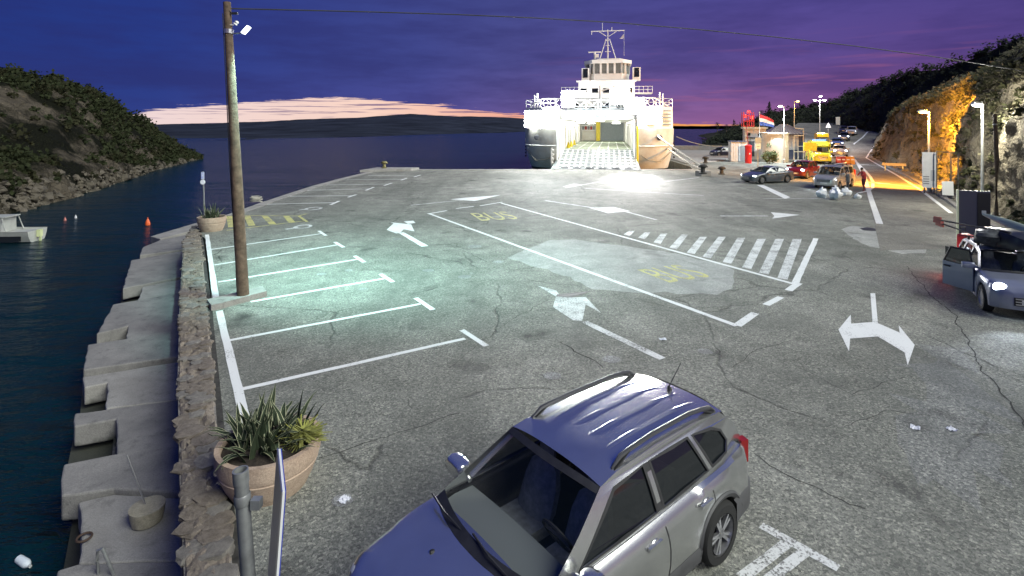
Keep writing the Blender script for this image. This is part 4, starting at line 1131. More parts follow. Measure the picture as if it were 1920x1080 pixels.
# the loaded car on the right with a rear door open
BLUEG = paintm('blue_grey_paint', (.24, .26, .335), .35)
rc = build_car('loaded_car', 'blue-grey hatchback piled high with roof load, its rear door open', 'car', (13.95, 15.1, 0), R(242), HATCH, BLUEG, 1.02, lights=True, detail=2)
dr = bpy.data.objects.new('open_door', None)
d_o = MB(); t_ = .05
d_o.prism([(0, 0), (-.95, 0), (-.95, t_), (0, t_)], .32, .98)
dro = d_o.build('open_door', BLUEG, rc); MB().box((-.475, .062, .65), (.9, .02, .6)).build('door_lining', mat('door_lining', (.085, .087, .10), .6, var=.15, vscale=5), dro); bpy.data.objects.remove(dr)
fr = MB()
for a, b in (((0, .025, .98), (-.12, .025, 1.42)), ((-.12, .025, 1.42), (-.70, .025, 1.40)), ((-.70, .025, 1.40), (-.93, .025, .98))): fr.tube(a, b, .028, n=6)
fr.build('door_frame', DARKP, dro); MB().prism([(-.06, .02), (-.88, .02), (-.88, .03), (-.06, .03)], .98, 1.39).build('door_glass', GLASS_D, dro)
MB().box((-.78, -.03, .86), (.2, .035, .035)).build('door_handle', DARKP, dro)
dro.location = (.72, -.90, .0); dro.rotation_euler = (0, 0, R(38)); dro.scale = (.9, 1, 1)
MB().box((.25, -.875, .62), (.9, .03, .62)).build('door_opening', CABIN, rc)
for xx in (.0, -.95):
    MB().tube((xx, -.72, 1.56), (xx, .72, 1.56), .022).box((xx, .62, 1.51), (.07, .05, .1)).box((xx, -.62, 1.51), (.07, .05, .1)).build('roof_bar', DARKP, rc)
light('car_headlight_beam', 'SPOT', (1.98, -.6, .75), 260, (.75, .85, 1), rc, (9, -.8, -.3), .06, 70)
light('tail_glow', 'POINT', (-2.1, -.75, .55), 22, (1, .12, .04), rc, None, .08)
def at_car(x, y, z):
    return (Matrix.Translation(rc.location) @ Matrix.Rotation(rc.rotation_euler.z, 4, 'Z') @ Vector((x * 1.02, y * 1.02, z * 1.02)))
# roof box: a tapering black shell
bx = MB(); rws = []
for x, w, z0, z1 in ((1.15, .10, .06, .14), (1.0, .25, .02, .26), (.5, .36, .0, .38), (-.4, .40, .0, .42), (-1.0, .38, .0, .40), (-1.12, .30, .04, .3)):
    rws.append([(x, w, z0), (x, w * 1.05, z0 + (z1 - z0) * .4), (x, w * .8, z1 * .92), (x, 0, z1), (x, -w * .8, z1 * .92), (x, -w * 1.05, z0 + (z1 - z0) * .4), (x, -w, z0), (x, 0, z0 - .01)])
bx.grid(rws, True).quad(*rws[0][::-1]).quad(*rws[-1])
o = bx.build('roof_box', mat('box_black', (.03, .032, .036), .3, var=.3, vscale=4), None, smooth=True); o.location = P(1893, 462, 14.9); o.scale = (.72, .95, 1.15); o.rotation_euler = (R(4), R(-4), rc.rotation_euler.z + R(25))
tag(o, 'black tapering roof box strapped on the loaded hatchback', 'roof box')
# pale kayak hull leaning behind the box
ky = MB(); rws = []
for i in range(13):
    t = i / 12; x = -1.6 + 3.2 * t; w = .34 * math.sin(math.pi * (.06 + .88 * t)) ** .8; rws.append([(x, w * math.cos(a), .2 * math.sin(a) * (w / .34)) for a in [k * math.pi / 5 for k in range(10)]])
ky.grid(rws, True).quad(*rws[0][::-1]).quad(*rws[-1])
o = ky.build('kayak', mat('kayak_hull', (.30, .36, .30), .35, var=.15), None, smooth=True); o.location = P(1915, 428, 16.0); o.scale = (.8, .40, .45); o.rotation_euler = (R(55), R(10), rc.rotation_euler.z + R(30))
tag(o, 'pale kayak tipped on its side across the loaded car roof', 'kayak')
# two long poles sticking out over the left
for k, (a, b) in enumerate((((1758, 412), (1895, 436)), ((1762, 418), (1890, 462)))):
    pa, pb = P(*a, 17.2), P(*b, 14.6)
    rt = thing('paddle', ('upper long dark paddle poking out left from the car roof', 'lower long dark paddle poking out left from the car roof')[k], 'paddle', tuple(pa), 0)
    d = pb - pa; MB().tube((0, 0, 0), tuple(d), .024, .024, 8).build('shaft', DARKP, rt)
    q = d.to_track_quat('X', 'Z').to_matrix(); MB().box((0, 0, 0), (.34, .05, .2), 0, q, .8).build('blade', mat('paddle_red', (.28, .04, .03), .5), rt)
# bundle and items behind the car
b = MB(); b.ball((0, 0, 0), (.42, .3, .22), 14, 9, None, .5); o = b.build('load_bundle', mat('dark_canvas', (.05, .055, .06), .85, var=.5, vscale=6, bump=.5, bscale=14), None, smooth=True)
o.location = at_car(.2, -.35, 1.77); tag(o, 'dark canvas bundle tied on the front roof bar', 'bundle')
b = MB(); b.ball((0, 0, 0), (.16, .13, .15), 10, 8, None, .3); o = b.build('white_bag', mat('white_sack', (.6, .6, .58), .8), None, smooth=True)
o.location = at_car(.28, .02, 1.72); tag(o, 'small white bag above the windscreen of the loaded car', 'bag')
cr_ = thing('red_suitcase', 'red upright suitcase standing behind the open car door', 'suitcase', tuple(G(1812, 520)), R(20))
REDM = mat('red_shell', (.35, .025, .035), .45, var=.2, vscale=4)
b = MB().box((0, 0, .92), (.5, .32, 1.0)).build('shell', REDM, cr_)
bev = b.modifiers.new('bevel', 'BEVEL'); bev.width = .06; bev.segments = 3
MB().box((0, -.165, 1.0), (.42, .02, .05)).build('strap', mat('dark_strap', (.05, .01, .01), .6), cr_)
MB().tube((-.12, .1, 1.42), (-.12, .1, 1.62), .012).tube((.12, .1, 1.42), (.12, .1, 1.62), .012).tube((-.12, .1, 1.62), (.12, .1, 1.62), .015).build('handle', DARKP, cr_)
MB().box((0, 0, .22), (.6, .4, .4)).build('case_base', mat('dark_case', (.06, .015, .02), .6), cr_)

# ------------------------------------------------------------------ people
def person(name, label, loc, rz, joints, top_m, leg_m, skin_m, hair_m, scale=1.0):
    root = thing(name, label, 'person', loc, rz, None, scale)
    J, E_, rad = joints
    me = bpy.data.meshes.new('body'); me.from_pydata([J[k] for k in J], [(list(J).index(a), list(J).index(b)) for a, b in E_], [])
    o = bpy.data.objects.new('body', me); COL.objects.link(o)
    md = o.modifiers.new('skin', 'SKIN'); sv = me.skin_vertices[0].data
    for i, k in enumerate(J):
        r = rad.get(k, .06); sv[i].radius = r if isinstance(r, tuple) else (r, r); sv[i].use_root = (k == 'pelvis')
    sb = o.modifiers.new('sub', 'SUBSURF'); sb.levels = 2; sb.render_levels = 2
    bpy.context.view_layer.update()
    m2 = bpy.data.meshes.new_from_object(o.evaluated_get(bpy.context.evaluated_depsgraph_get()))
    bpy.data.objects.remove(o)
    b = bpy.data.objects.new('body', m2); COL.objects.link(b); b.parent = root
    m2.materials.clear()
    for m in (top_m, leg_m, skin_m): m2.materials.append(m)
    for p in m2.polygons:
        p.use_smooth = True; c = p.center
        p.material_index = 1 if c.z < .92 else (2 if c.z > 1.47 else 0)
        if c.z < .1: p.material_index = 1
    for hk in ('hand_l', 'hand_r'):
        hp_ = Vector(J[hk])
        for p in m2.polygons:
            if (Vector(p.center) - hp_).length < .09: p.material_index = 2
    hd = Vector(J['head'])
    h = MB(); h.ball(hd + Vector((-.015, 0, .03)), (.105, .092, .115), 12, 9); h.build('hair', hair_m, root, smooth=True)
    f = MB().ball(hd + Vector((.10, 0, -.02)), (.022, .014, .02), 8, 6).build('nose', skin_m, root, smooth=True)
    for s in (1, -1):
        MB().ball(hd + Vector((.088, s * .034, .015)), (.012, .014, .009), 8, 5).build('eye', mat('eye_dark', (.02, .02, .02), .2), root)
        MB().ball(hd + Vector((0, s * .092, -.01)), (.02, .012, .032), 8, 5).build('ear', skin_m, root)
    MB().box(tuple(hd + Vector((.088, 0, -.062))), (.012, .045, .008)).build('mouth', mat('lip', (.25, .08, .07), .6), root)
    for s, k, e in ((1, 'hand_l', 'elbow_l'), (-1, 'hand_r', 'elbow_r')):
        hp_ = Vector(J[k]); d = (hp_ - Vector(J[e])).normalized(); sd = d.cross(Vector((1, 0, .1))).normalized()
        for q in range(4):
            st = hp_ + d * .05 + sd * (q - 1.5) * .02; ln = (.07, .08, .075, .06)[q]
            MB().path([st, st + d * ln * .55, st + d * ln + Vector((.02, 0, 0))], [.009, .0085, .007], 6).build('finger', skin_m, root, smooth=True)
        MB().path([hp_ + sd * .03, hp_ + sd * .055 + d * .03, hp_ + sd * .05 + d * .06], [.011, .01, .008], 6).build('thumb', skin_m, root, smooth=True)
    return root
EDG = [('pelvis', 'waist'), ('waist', 'chest'), ('chest', 'neck'), ('neck', 'head'), ('head', 'crown'), ('chest', 'sh_l'), ('sh_l', 'elbow_l'), ('elbow_l', 'hand_l'), ('chest', 'sh_r'), ('sh_r', 'elbow_r'), ('elbow_r', 'hand_r'),
       ('pelvis', 'hip_l'), ('hip_l', 'knee_l'), ('knee_l', 'ank_l'), ('ank_l', 'toe_l'), ('pelvis', 'hip_r'), ('hip_r', 'knee_r'), ('knee_r', 'ank_r'), ('ank_r', 'toe_r')]
RAD = dict(pelvis=(.15, .12), waist=(.14, .11), chest=(.17, .12), neck=.055, head=(.085, .095), crown=(.06, .07), sh_l=.065, sh_r=.065, elbow_l=.045, elbow_r=.045, hand_l=.035, hand_r=.035, hip_l=.095, hip_r=.095, knee_l=.062, knee_r=.062, ank_l=.045, ank_r=.045, toe_l=.04, toe_r=.04)
J1 = dict(pelvis=(0, 0, .95), waist=(.01, 0, 1.1), chest=(.02, 0, 1.33), neck=(.03, 0, 1.5), head=(.05, 0, 1.63), crown=(.045, 0, 1.71), sh_l=(.02, .2, 1.40), elbow_l=(.06, .27, 1.13), hand_l=(.24, .22, .98), sh_r=(.02, -.2, 1.40), elbow_r=(.02, -.27, 1.12), hand_r=(.12, -.27, .88),
          hip_l=(0, .1, .9), knee_l=(.05, .12, .5), ank_l=(.0, .13, .08), toe_l=(.15, .15, .04), hip_r=(0, -.1, .9), knee_r=(.0, -.12, .5), ank_r=(-.06, -.13, .08), toe_r=(.09, -.15, .04))
J2 = dict(J1); J2.update(chest=(.10, 0, 1.31), neck=(.15, 0, 1.47), head=(.19, 0, 1.59), crown=(.20, 0, 1.67), sh_l=(.11, .2, 1.38), sh_r=(.11, -.2, 1.38), elbow_l=(.30, .22, 1.2), hand_l=(.52, .14, 1.14), elbow_r=(.28, -.24, 1.16), hand_r=(.50, -.16, 1.08), knee_l=(.12, .12, .5), ank_l=(.12, .13, .08), toe_l=(.27, .14, .04), ank_r=(-.18, -.13, .1), knee_r=(-.02, -.12, .5), toe_r=(-.04, -.14, .05))
SKIN = mat('skin', (.45, .28, .2), .6); HAIR = mat('dark_hair', (.02, .015, .012), .7)
person('person', 'person in dark grey clothes standing at the side of the silver van', tuple(G(1590, 366)), R(160), (J1, EDG, RAD), mat('grey_jacket', (.06, .065, .07), .85, var=.3, vscale=9), mat('dark_trousers', (.03, .032, .04), .85), SKIN, HAIR, 1.04)
person('person', 'person in red clothes leaning in at the back of the silver van', tuple(G(1620, 359)), R(190), (J2, EDG, RAD), mat('red_jacket', (.32, .03, .03), .8, var=.2, vscale=9), mat('dark_red_trousers', (.10, .02, .025), .85), SKIN, HAIR, 1.06)
for k, (px, py, s, lb) in enumerate(((1541, 370, .8, 'white bag on the ground under the van headlight, leftmost of four'), (1567, 374, 1.05, 'biggest white bag on the ground in front of the van wheel'), (1586, 367, .7, 'white bag on the ground just left of the grey person'), (1608, 372, .65, 'flat white bag on the ground right of the grey person'))):
    b = MB(); b.ball((0, 0, .36), (.42, .34, .40), 12, 9, None, .55); b.tube((.0, 0, .7), (.06, 0, .92), .10, .04, 6)
    o = b.build('plastic_bag', mat('white_plastic', (.75, .77, .8), .45, var=.1), None, smooth=True); o.location = G(px, py); o.scale = (s * 1.1, s * .9, s if k != 3 else s * .6); o.rotation_euler = (0, 0, k * 1.3)
    tag(o, lb, 'bag', 'white bags by the van')

# ------------------------------------------------------------------ planters, plants, pole, signs by the wall
TERR = concrete('pinkish_concrete', (.35, .25, .185), (.48, .37, .285), 2.0, .4)
SOIL = mat('soil', (.03, .022, .016), .95, var=.4, vscale=20, bump=.8, bscale=25)
def planter(label, loc, r, h):
    t = thing('planter', label, 'planter', loc)
    MB().lathe([(r * .74, 0), (r * .84, h * .22), (r * .94, h * .5), (r * .955, h * .54), (r * .935, h * .56), (r * .955, h * .58), (r, h * .72), (r * 1.0, h), (r * .90, h), (r * .88, h * .86), (.02, h * .86)], (0, 0, 0), 48).build('bowl', TERR, t, smooth=True, sharp=28)
    MB().lathe([(r * .885, h * .86), (.01, h * .90)], (0, 0, .01), 32).build('soil', SOIL, t, smooth=True)
    return t
AG1 = leafmat('agave_leaf', (.016, .026, .016), (.05, .066, .038)); AG2 = mat('agave_margin', (.35, .36, .22), .6)
def agave(name, label, loc, n, ln, r0, seed):
    rnd = random.Random(seed); t = thing(name, label, 'plant', loc)
    for i in range(n):
        a = rnd.random() * 6.283; lean = rnd.uniform(.08, 1.15) ** 1.0; L_ = ln * rnd.uniform(.6, 1.1) * (1.15 - .25 * lean); w = .042 * ln / .55 * rnd.uniform(.8, 1.25)
        o0 = Vector((math.cos(a), math.sin(a), 0)); sd = Vector((-math.sin(a), math.cos(a), 0)); st = o0 * rnd.uniform(0, r0) + Vector((rnd.uniform(-r0, r0) * .7, rnd.uniform(-r0, r0) * .7, 0))
        rows = []; mrg = ([], [])
        for k in range(8):
            u = k / 7; ang = lean * (.55 + .75 * u * rnd.uniform(.9, 1.1)); 
            c = st + o0 * (math.sin(ang) * L_ * u) + Vector((0, 0, math.cos(ang) * L_ * u)); ww = w * (1 - u ** 2.2) * (.75 + .6 * u * (1 - u) * 2)
            nrm = o0 * -math.cos(ang) + Vector((0, 0, math.sin(ang)))
            rows.append([c - sd * ww + nrm * .018 * (1 - u), c - nrm * .004, c + sd * ww + nrm * .018 * (1 - u)])
            for q, sg in enumerate((-1, 1)):
                mrg[q].append([c + sd * sg * ww * .78 + nrm * (.018 * (1 - u) + .003), c + sd * sg * ww * 1.03 + nrm * (.019 * (1 - u) + .003)])
        lf = MB().grid(rows).build('leaf', AG1, t, smooth=True)
        MB().grid(mrg[0]).grid(mrg[1]).build('leaf_margin', AG2, lf)
    return t
pl1 = G(505, 905); planter('large round pinkish concrete planter in the foreground beside the wall', pl1, .67, .60)
agave('agave', 'dark striped agave filling the big foreground planter', (pl1.x - .08, pl1.y + .02, .5), 105, .55, .36, 3)
yb = MB()
for _ in range(240):
    a = random.random() * 6.28; r = abs(random.gauss(0, .09)); p = Vector((math.cos(a) * r, math.sin(a) * r, random.uniform(.0, .2))); 
    q = p + Vector((math.cos(a) * .16 + .05, math.sin(a) * .16 - .03, random.uniform(-.05, .12))); sd = Vector((-math.sin(a), math.cos(a), .2)) * .014
    yb.quad(p - sd, p + sd, q + sd * .4, q - sd * .4)
o = yb.build('yellow_succulent', leafmat('yellow_green_leaf', (.16, .17, .03), (.36, .36, .12)), None); o.location = (pl1.x + .45, pl1.y + .05, .52); tag(o, 'yellow-green trailing plant at the right rim of the big planter', 'plant')
pl2 = G(397, 432); planter('smaller round concrete planter at the far end of the wall', pl2, .62, .66)
agave('agave', 'small spiky agave in the far planter by the sea', (pl2.x, pl2.y, .55), 40, .66, .26, 9)

WOOD = mat('weathered_pole_wood', (.11, .075, .05), .85, var=.45, vscale=5, bump=.5, bscale=18)
INSU = mat('porcelain', (.75, .75, .72), .3)
pb = G(457, 563); ptp = P(425.5, 4, pb.y)
up = thing('utility_pole', 'tall leaning wooden utility pole standing among the parking bays', 'pole', tuple(pb))
ld = ptp - pb
MB().path([Vector((0, 0, -.2)), ld * .35, ld * .7, ld], [.165, .15, .122, .10], 14).build('shaft', WOOD, up, smooth=True)
def onp(z): return ld * (z / ld.z)
MB().path([onp(.3) + Vector((-.13, -.06, 0)), onp(4) + Vector((-.15, -.05, 0)), onp(8.1) + Vector((-.11, -.05, 0))], .014, 5).build('down_cable', DARKP, up)
a1 = onp(7.53); MB().tube(a1 + Vector((.05, -.03, 0)), a1 + Vector((.50, -.05, .03)), .022).build('lamp_arm', RIM, up)
MB().box(a1 + Vector((.52, -.06, .10)), (.26, .16, .07), 0, Matrix.Rotation(R(-48), 3, 'Y')).build('lamp_head', mat('lamp_head_lit', (.7, .72, .75), .4, emit=(.85, .95, 1), estr=2.5), up)
a2 = onp(7.80); MB().tube(a2 + Vector((.05, -.04, -.02)), a2 + Vector((.18, -.06, -.03)), .018).lathe([(.02, 0), (.06, .02), (.035, .06), (.06, .09), (.02, .13)], tuple(a2 + Vector((.22, -.06, -.02))), 10, Matrix.Rotation(R(40), 3, 'Y')).build('insulator', INSU, up)
a3 = onp(8.2); MB().box(a3 + Vector((.22, -.05, -.10)), (.18, .06, .06)).tube(a3 + Vector((.05, -.05, 0)), a3 + Vector((.14, -.05, -.09)), .012).build('cable_clamp', DARKP, up)
MB().lathe([(.128, -.06), (.128, .06)], tuple(onp(7.6)), 12).build('steel_band', RIM, up)
# the lamp on this pole lights the bays
light('pole_lamp_light', 'SPOT', a1 + Vector((.56, -.1, .02)), 11000, (.52, 1.0, .92), up, a1 + Vector((4.2, 6.2, -7.6)), .12, 124, 1.0)
wp_ = [P(x, y, Y) for x, y, Y in ((427, 16, 15.15), (560, 19, 16), (700, 22.5, 17), (850, 27, 18), (1000, 33.5, 19), (1150, 42, 20), (1300, 54.5, 21), (1450, 69, 22), (1600, 86, 23), (1750, 106, 24), (1900, 130, 25), (2100, 168, 26.5))]
o = MB().path(wp_, .02, 6).build('overhead_cable', mat('cable_black', (.015, .015, .018), .6)); tag(o, 'black overhead cable running from the wooden pole across the sky', 'cable')

# pipe post with a board seen edge on, at the bottom left
q0 = Vector((-1.70, 3.42, 0)); sp_ = thing('sign_post', 'grey open pipe post with a board seen edge-on at the bottom left', 'sign', tuple(q0))
GALV = mat('galvanised_pipe', (.30, .31, .31), .45, .6, var=.2, vscale=8)
tilt = Vector((-.075, .0, 1)).normalized()
o = MB().lathe([(.043, -.1), (.043, 2.64), (.048, 2.64), (.048, 2.72), (.038, 2.72), (.038, 2.4)], (.17, 0, 0), 20, tilt.to_track_quat('Z', 'Y').to_matrix(), cap=False).build('pipe', GALV, sp_, smooth=True)
MB().lathe([(.046, 2.5), (.050, 2.51), (.050, 2.56), (.046, 2.57)], (.17, 0, 0), 20, tilt.to_track_quat('Z', 'Y').to_matrix(), cap=False).box((.07, .0, 2.5), (.06, .05, .06)).build('clamp', GALV, sp_, smooth=True)
aa = math.atan2(3.42, -1.58)
pnl = MB().box((0, 0, 0), (.50, .014, .92)).build('board', mat('board_white', (.62, .63, .64), .5), sp_); pnl.location = (.135, .14, 2.16); pnl.rotation_euler = (R(4), 0, aa + R(1.5)); 
MB().box((0, -.0105, 0), (.50, .006, .92)).build('blue_face', mat('sign_blue', (.03, .05, .35), .4), pnl)
MB().box((0, .012, .0), (.51, .009, .93)).build('board_rim', RIM, pnl)

# small parking sign by the far planter
sb0 = G(384, 428); ps = thing('parking_sign', 'slim post with two small blue and white signs behind the far planter', 'sign', tuple(sb0))
MB().tube((0, 0, 0), (-.08, 0, 2.75), .03).build('post', GALV, ps)
MB().box((-.08, -.04, 2.55), (.14, .02, .34)).build('sign_plate', mat('sign_bluewhite', (.25, .32, .7), .4, col2=(.8, .82, .9), vscale=9), ps)
MB().lathe([(.12, -.01), (.12, .01)], (-.075, -.045, 2.24), 16, Matrix.Rotation(R(90), 3, 'X')).build('round_plate', mat('sign_white', (.8, .82, .88), .4), ps)

# odd things on the walkway
cb0 = G(276, 976, ZP); cbk = thing('concrete_bucket', 'round concrete weight with a thin steel rod on the walkway', 'weight', tuple(cb0))
MB().lathe([(.20, 0), (.225, .12), (.235, .22), (.20, .225), (.02, .235)], (0, 0, 0), 24).build('block', concrete('yellowish_concrete', (.26, .235, .17), (.38, .35, .27), 4), cbk, smooth=True)
MB().tube((-.03, .02, .2), (-.34, .05, .95), .011).build('rod', RIM, cbk)
hr = G(213, 1078, ZP); ht = P(192, 1028, hr.y)
o = MB().path([hr, hr.lerp(ht, .5), ht, ht + Vector((-.06, .0, -.03)), ht + Vector((-.09, .02, -.18)), ht + Vector((-.06, .02, -.40))], .02, 8).build('ladder_handrail', GALV, None, smooth=True); tag(o, 'bent grey ladder handrail at the bottom left of the walkway', 'handrail')
rg = MB(); rws = []
for i in range(17):
    a = 2 * math.pi * i / 16; c = Vector((math.cos(a) * .09, math.sin(a) * .09, .02)); rws.append([c + Vector((math.cos(a), math.sin(a), 0)) * .016 * math.cos(b) + Vector((0, 0, .016 * math.sin(b))) for b in [k * math.pi / 3 for k in range(7)]])
o = rg.grid(rws).build('mooring_ring', mat('rust_iron', (.05, .03, .02), .8), None, smooth=True); o.location = G(158, 1010, ZP + .0); tag(o, 'rusty mooring ring lying on the nearest walkway slab', 'ring')
bt = thing('floating_bottle', 'pale plastic bottle floating at the bottom left', 'bottle', tuple(G(45, 1058, ZS)), R(-25))
MB().lathe([(.01, -.16), (.055, -.15), (.06, .06), (.05, .1), (.02, .15)], (0, 0, .03), 14, Matrix.Rotation(R(90), 3, 'Y')).build('bottle_body', mat('pale_plastic', (.6, .66, .7), .3), bt, smooth=True)
MB().lathe([(.022, .15), (.022, .185)], (0, 0, .03), 10, Matrix.Rotation(R(90), 3, 'Y')).build('cap', mat('cap_grey', (.4, .42, .42), .5), bt)
# litter
for k, (px, py) in enumerate(((1243, 637), (1716, 803), (1785, 806), (645, 938))):
    p = G(px, py); b = MB(); g = .09
    rws = [[(x / 4 * g * (1.2 if k else 1.5) + .03 * noise.noise(Vector((y, x, k))), y / 4 * g * 1.2 + .03 * noise.noise(Vector((x, y, k + 9))), .008 + .11 * abs(noise.noise(Vector((x * .55, y * .6, k * 5.3))))) for x in range(-4, 5)] for y in range(-4, 5)]
    o = b.grid(rws).build('paper_scrap', mat('scrap_white', (.66, .67, .72), .7), None); o.location = p; o.rotation_euler = (0, 0, k * .9); o.scale = (.6, .6, .5)
    tag(o, ('crumpled white scrap lying below the end of the bus bay', 'white paper scrap on the asphalt, left of the two at right', 'white paper scrap on the asphalt, right of the two at right', 'white scrap on the asphalt between planter and parked car')[k], 'litter', 'scraps of paper on the asphalt')
# rope heaps on the quay edge
for k, (px, py, s) in enumerate(((480, 380, 1.0), (446, 394, .7))):
    b = MB(); pts = [Vector((math.cos(a * .9) * (.28 + .1 * math.sin(a * 2.3 + k)), math.sin(a * .9) * (.26 + .1 * math.cos(a * 1.7)), .05 + a * .011)) * s for a in [i * .45 for i in range(70)]]
    o = b.path(pts, .035 * s, 6).build('rope_heap', mat('pale_rope', (.36, .34, .29), .9), None, smooth=True); o.location = G(px, py); tag(o, ('bigger heap of pale rope on the quay edge behind the pole', 'smaller heap of pale rope on the quay edge next to the pole')[k], 'rope')

# ------------------------------------------------------------------ boat and buoys
bo = thing('motor_boat', 'small white motor boat with a cabin moored at the left edge', 'boat', tuple(G(34, 452, ZS)), R(8), None, .82)
rws = []
for i in range(13):
    t = i / 12; x = 1.25 - 5.4 * t; w = .95 * (1 if t < .45 else max(.03, 1 - ((t - .45) / .55) ** 2)); zt = .78 + .35 * t * t; zl = -.25
    rws.append([(x, w, zt), (x, w * .93, zt * .6), (x, w * .72, .05), (x, 0, zl), (x, -w * .72, .05), (x, -w * .93, zt * .6), (x, -w, zt)])
HUL = mat('boat_white', (.34, .35, .33), .4, var=.1); MB().grid(rws).quad(*rws[0]).build('hull', HUL, bo, smooth=True, sharp=40)
MB().grid([[(r[0][0], r[0][1] * .96, r[0][2] - .12), (r[0][0], -r[0][1] * .96, r[0][2] - .12)] for r in rws]).build('deck', HUL, bo)
MB().grid([[(r[0][0] + .004, r[0][1] + .012, r[0][2] - .02), (r[0][0] + .004, r[0][1] + .012, r[0][2] + .03)] for r in rws]).grid([[(r[0][0], -r[0][1] - .012, r[0][2] - .02), (r[0][0], -r[0][1] - .012, r[0][2] + .03)] for r in rws]).build('rubbing_strake', mat('boat_grey', (.25, .25, .24), .6), bo)
MB().grid([[(r[0][0], -r[1][1] * 1.01 - .01, r[0][2] * .22), (r[0][0], -r[1][1] * 1.012 - .01, r[0][2] * .62)] for r in rws[1:11]]).build('dark_stripe', mat('boat_dark', (.01, .012, .015), .4), bo)
cbn = MB(); cbn.hexa([(-.6, -.72, .72), (-2.6, -.66, .85), (-2.6, .66, .85), (-.6, .72, .72)], [(-.55, -.62, 1.72), (-1.95, -.58, 1.75), (-1.95, .58, 1.75), (-.55, .62, 1.72)]); cbn.build('cabin', HUL, bo)
MB().box((-1.2, 0, 1.79), (1.75, 1.4, .06)).build('cabin_roof', HUL, bo)
for x0_, x1_ in ((-.72, -1.15), (-1.25, -1.75)):
    MB().quad((x0_, -.70, 1.05), (x1_, -.685, 1.08), (x1_ + .03, -.62, 1.58), (x0_ + .02, -.64, 1.58)).build('cabin_window', GLASS_D, bo)
MB().quad((-2.50, -.55, 1.0), (-2.50, .55, 1.0), (-2.05, .5, 1.65), (-2.05, -.5, 1.65)).build('cabin_window', GLASS_D, bo)
MB().path([(-.2, -.82, .75), (-.5, -.75, 1.7), (-.5, .75, 1.7), (-.2, .82, .75)], .04, 6).build('arch', HUL, bo)
MB().box((1.38, 0, .55), (.22, .3, .5)).box((1.42, 0, .1), (.12, .1, .6)).build('outboard_motor', mat('motor_white', (.5, .55, .3), .4), bo)
for (px, py, s, c, lb) in ((277, 422, 1.0, (.6, .10, .02), 'tall orange buoy floating off the walkway'), (122, 414, .55, (.35, .12, .1), 'small dull red buoy on the water near the boat'), (142, 409, .5, (.5, .5, .52), 'small pale buoy on the water near the far shore')):
    b = thing('buoy', lb, 'buoy', tuple(G(px, py, ZS)), 0, 'buoys off the walkway'); bm_ = mat('buoy_%d' % px, c, .5)
    MB().lathe([(.02, -.15), (.14 * s, -.05), (.16 * s, .1 * s), (.10 * s, .3 * s), (.05 * s, .42 * s)], (0, 0, 0), 14).build('float_body', bm_, b, smooth=True)
    MB().tube((0, 0, .4 * s), (0, 0, .52 * s), .03 * s).build('top_ring', bm_, b)
# bollards on the quay
IRON = mat('bollard_iron', (.03, .028, .025), .7)
def bollard(label, loc, s, m):
    b = thing('bollard', label, 'bollard', loc, 0, 'mooring bollards along the quay', s)
    MB().lathe([(.30, 0), (.30, .08), (.18, .12), (.16, .42), (.22, .50), (.30, .58), (.28, .70), (.12, .76), (.01, .77)], (0, 0, 0), 16).build('post', m, b, smooth=True)
    MB().tube((-.36, 0, .56), (.36, 0, .56), .06).build('cross_bar', m, b)
YB = mat('bollard_yellow', (.28, .24, .08), .6, col2=(.04, .04, .03), vscale=6)
bollard('yellow and black bollard alone at the far left corner of the quay', (-14.3, 60.0, .28), 1.05, YB)
bollard('bollard on a concrete block holding the ferry ropes', tuple(G(1318, 326, .5)), 1.2, IRON)
MB().box(G(1318, 330) + Vector((0, 0, .25)), (1.1, 1.0, .5), .3).build('bollard_block', CONC); tag(bpy.data.objects['bollard_block'], 'square concrete block under the rope-holding bollard', 'block')
bollard('black bollard on the quay close to the nose of the saloon', tuple(G(1353, 327)), 1.1, IRON)
bollard('black bollard farther out on the mole behind the ropes', tuple(G(1323, 306, .12)), 1.2, IRON)
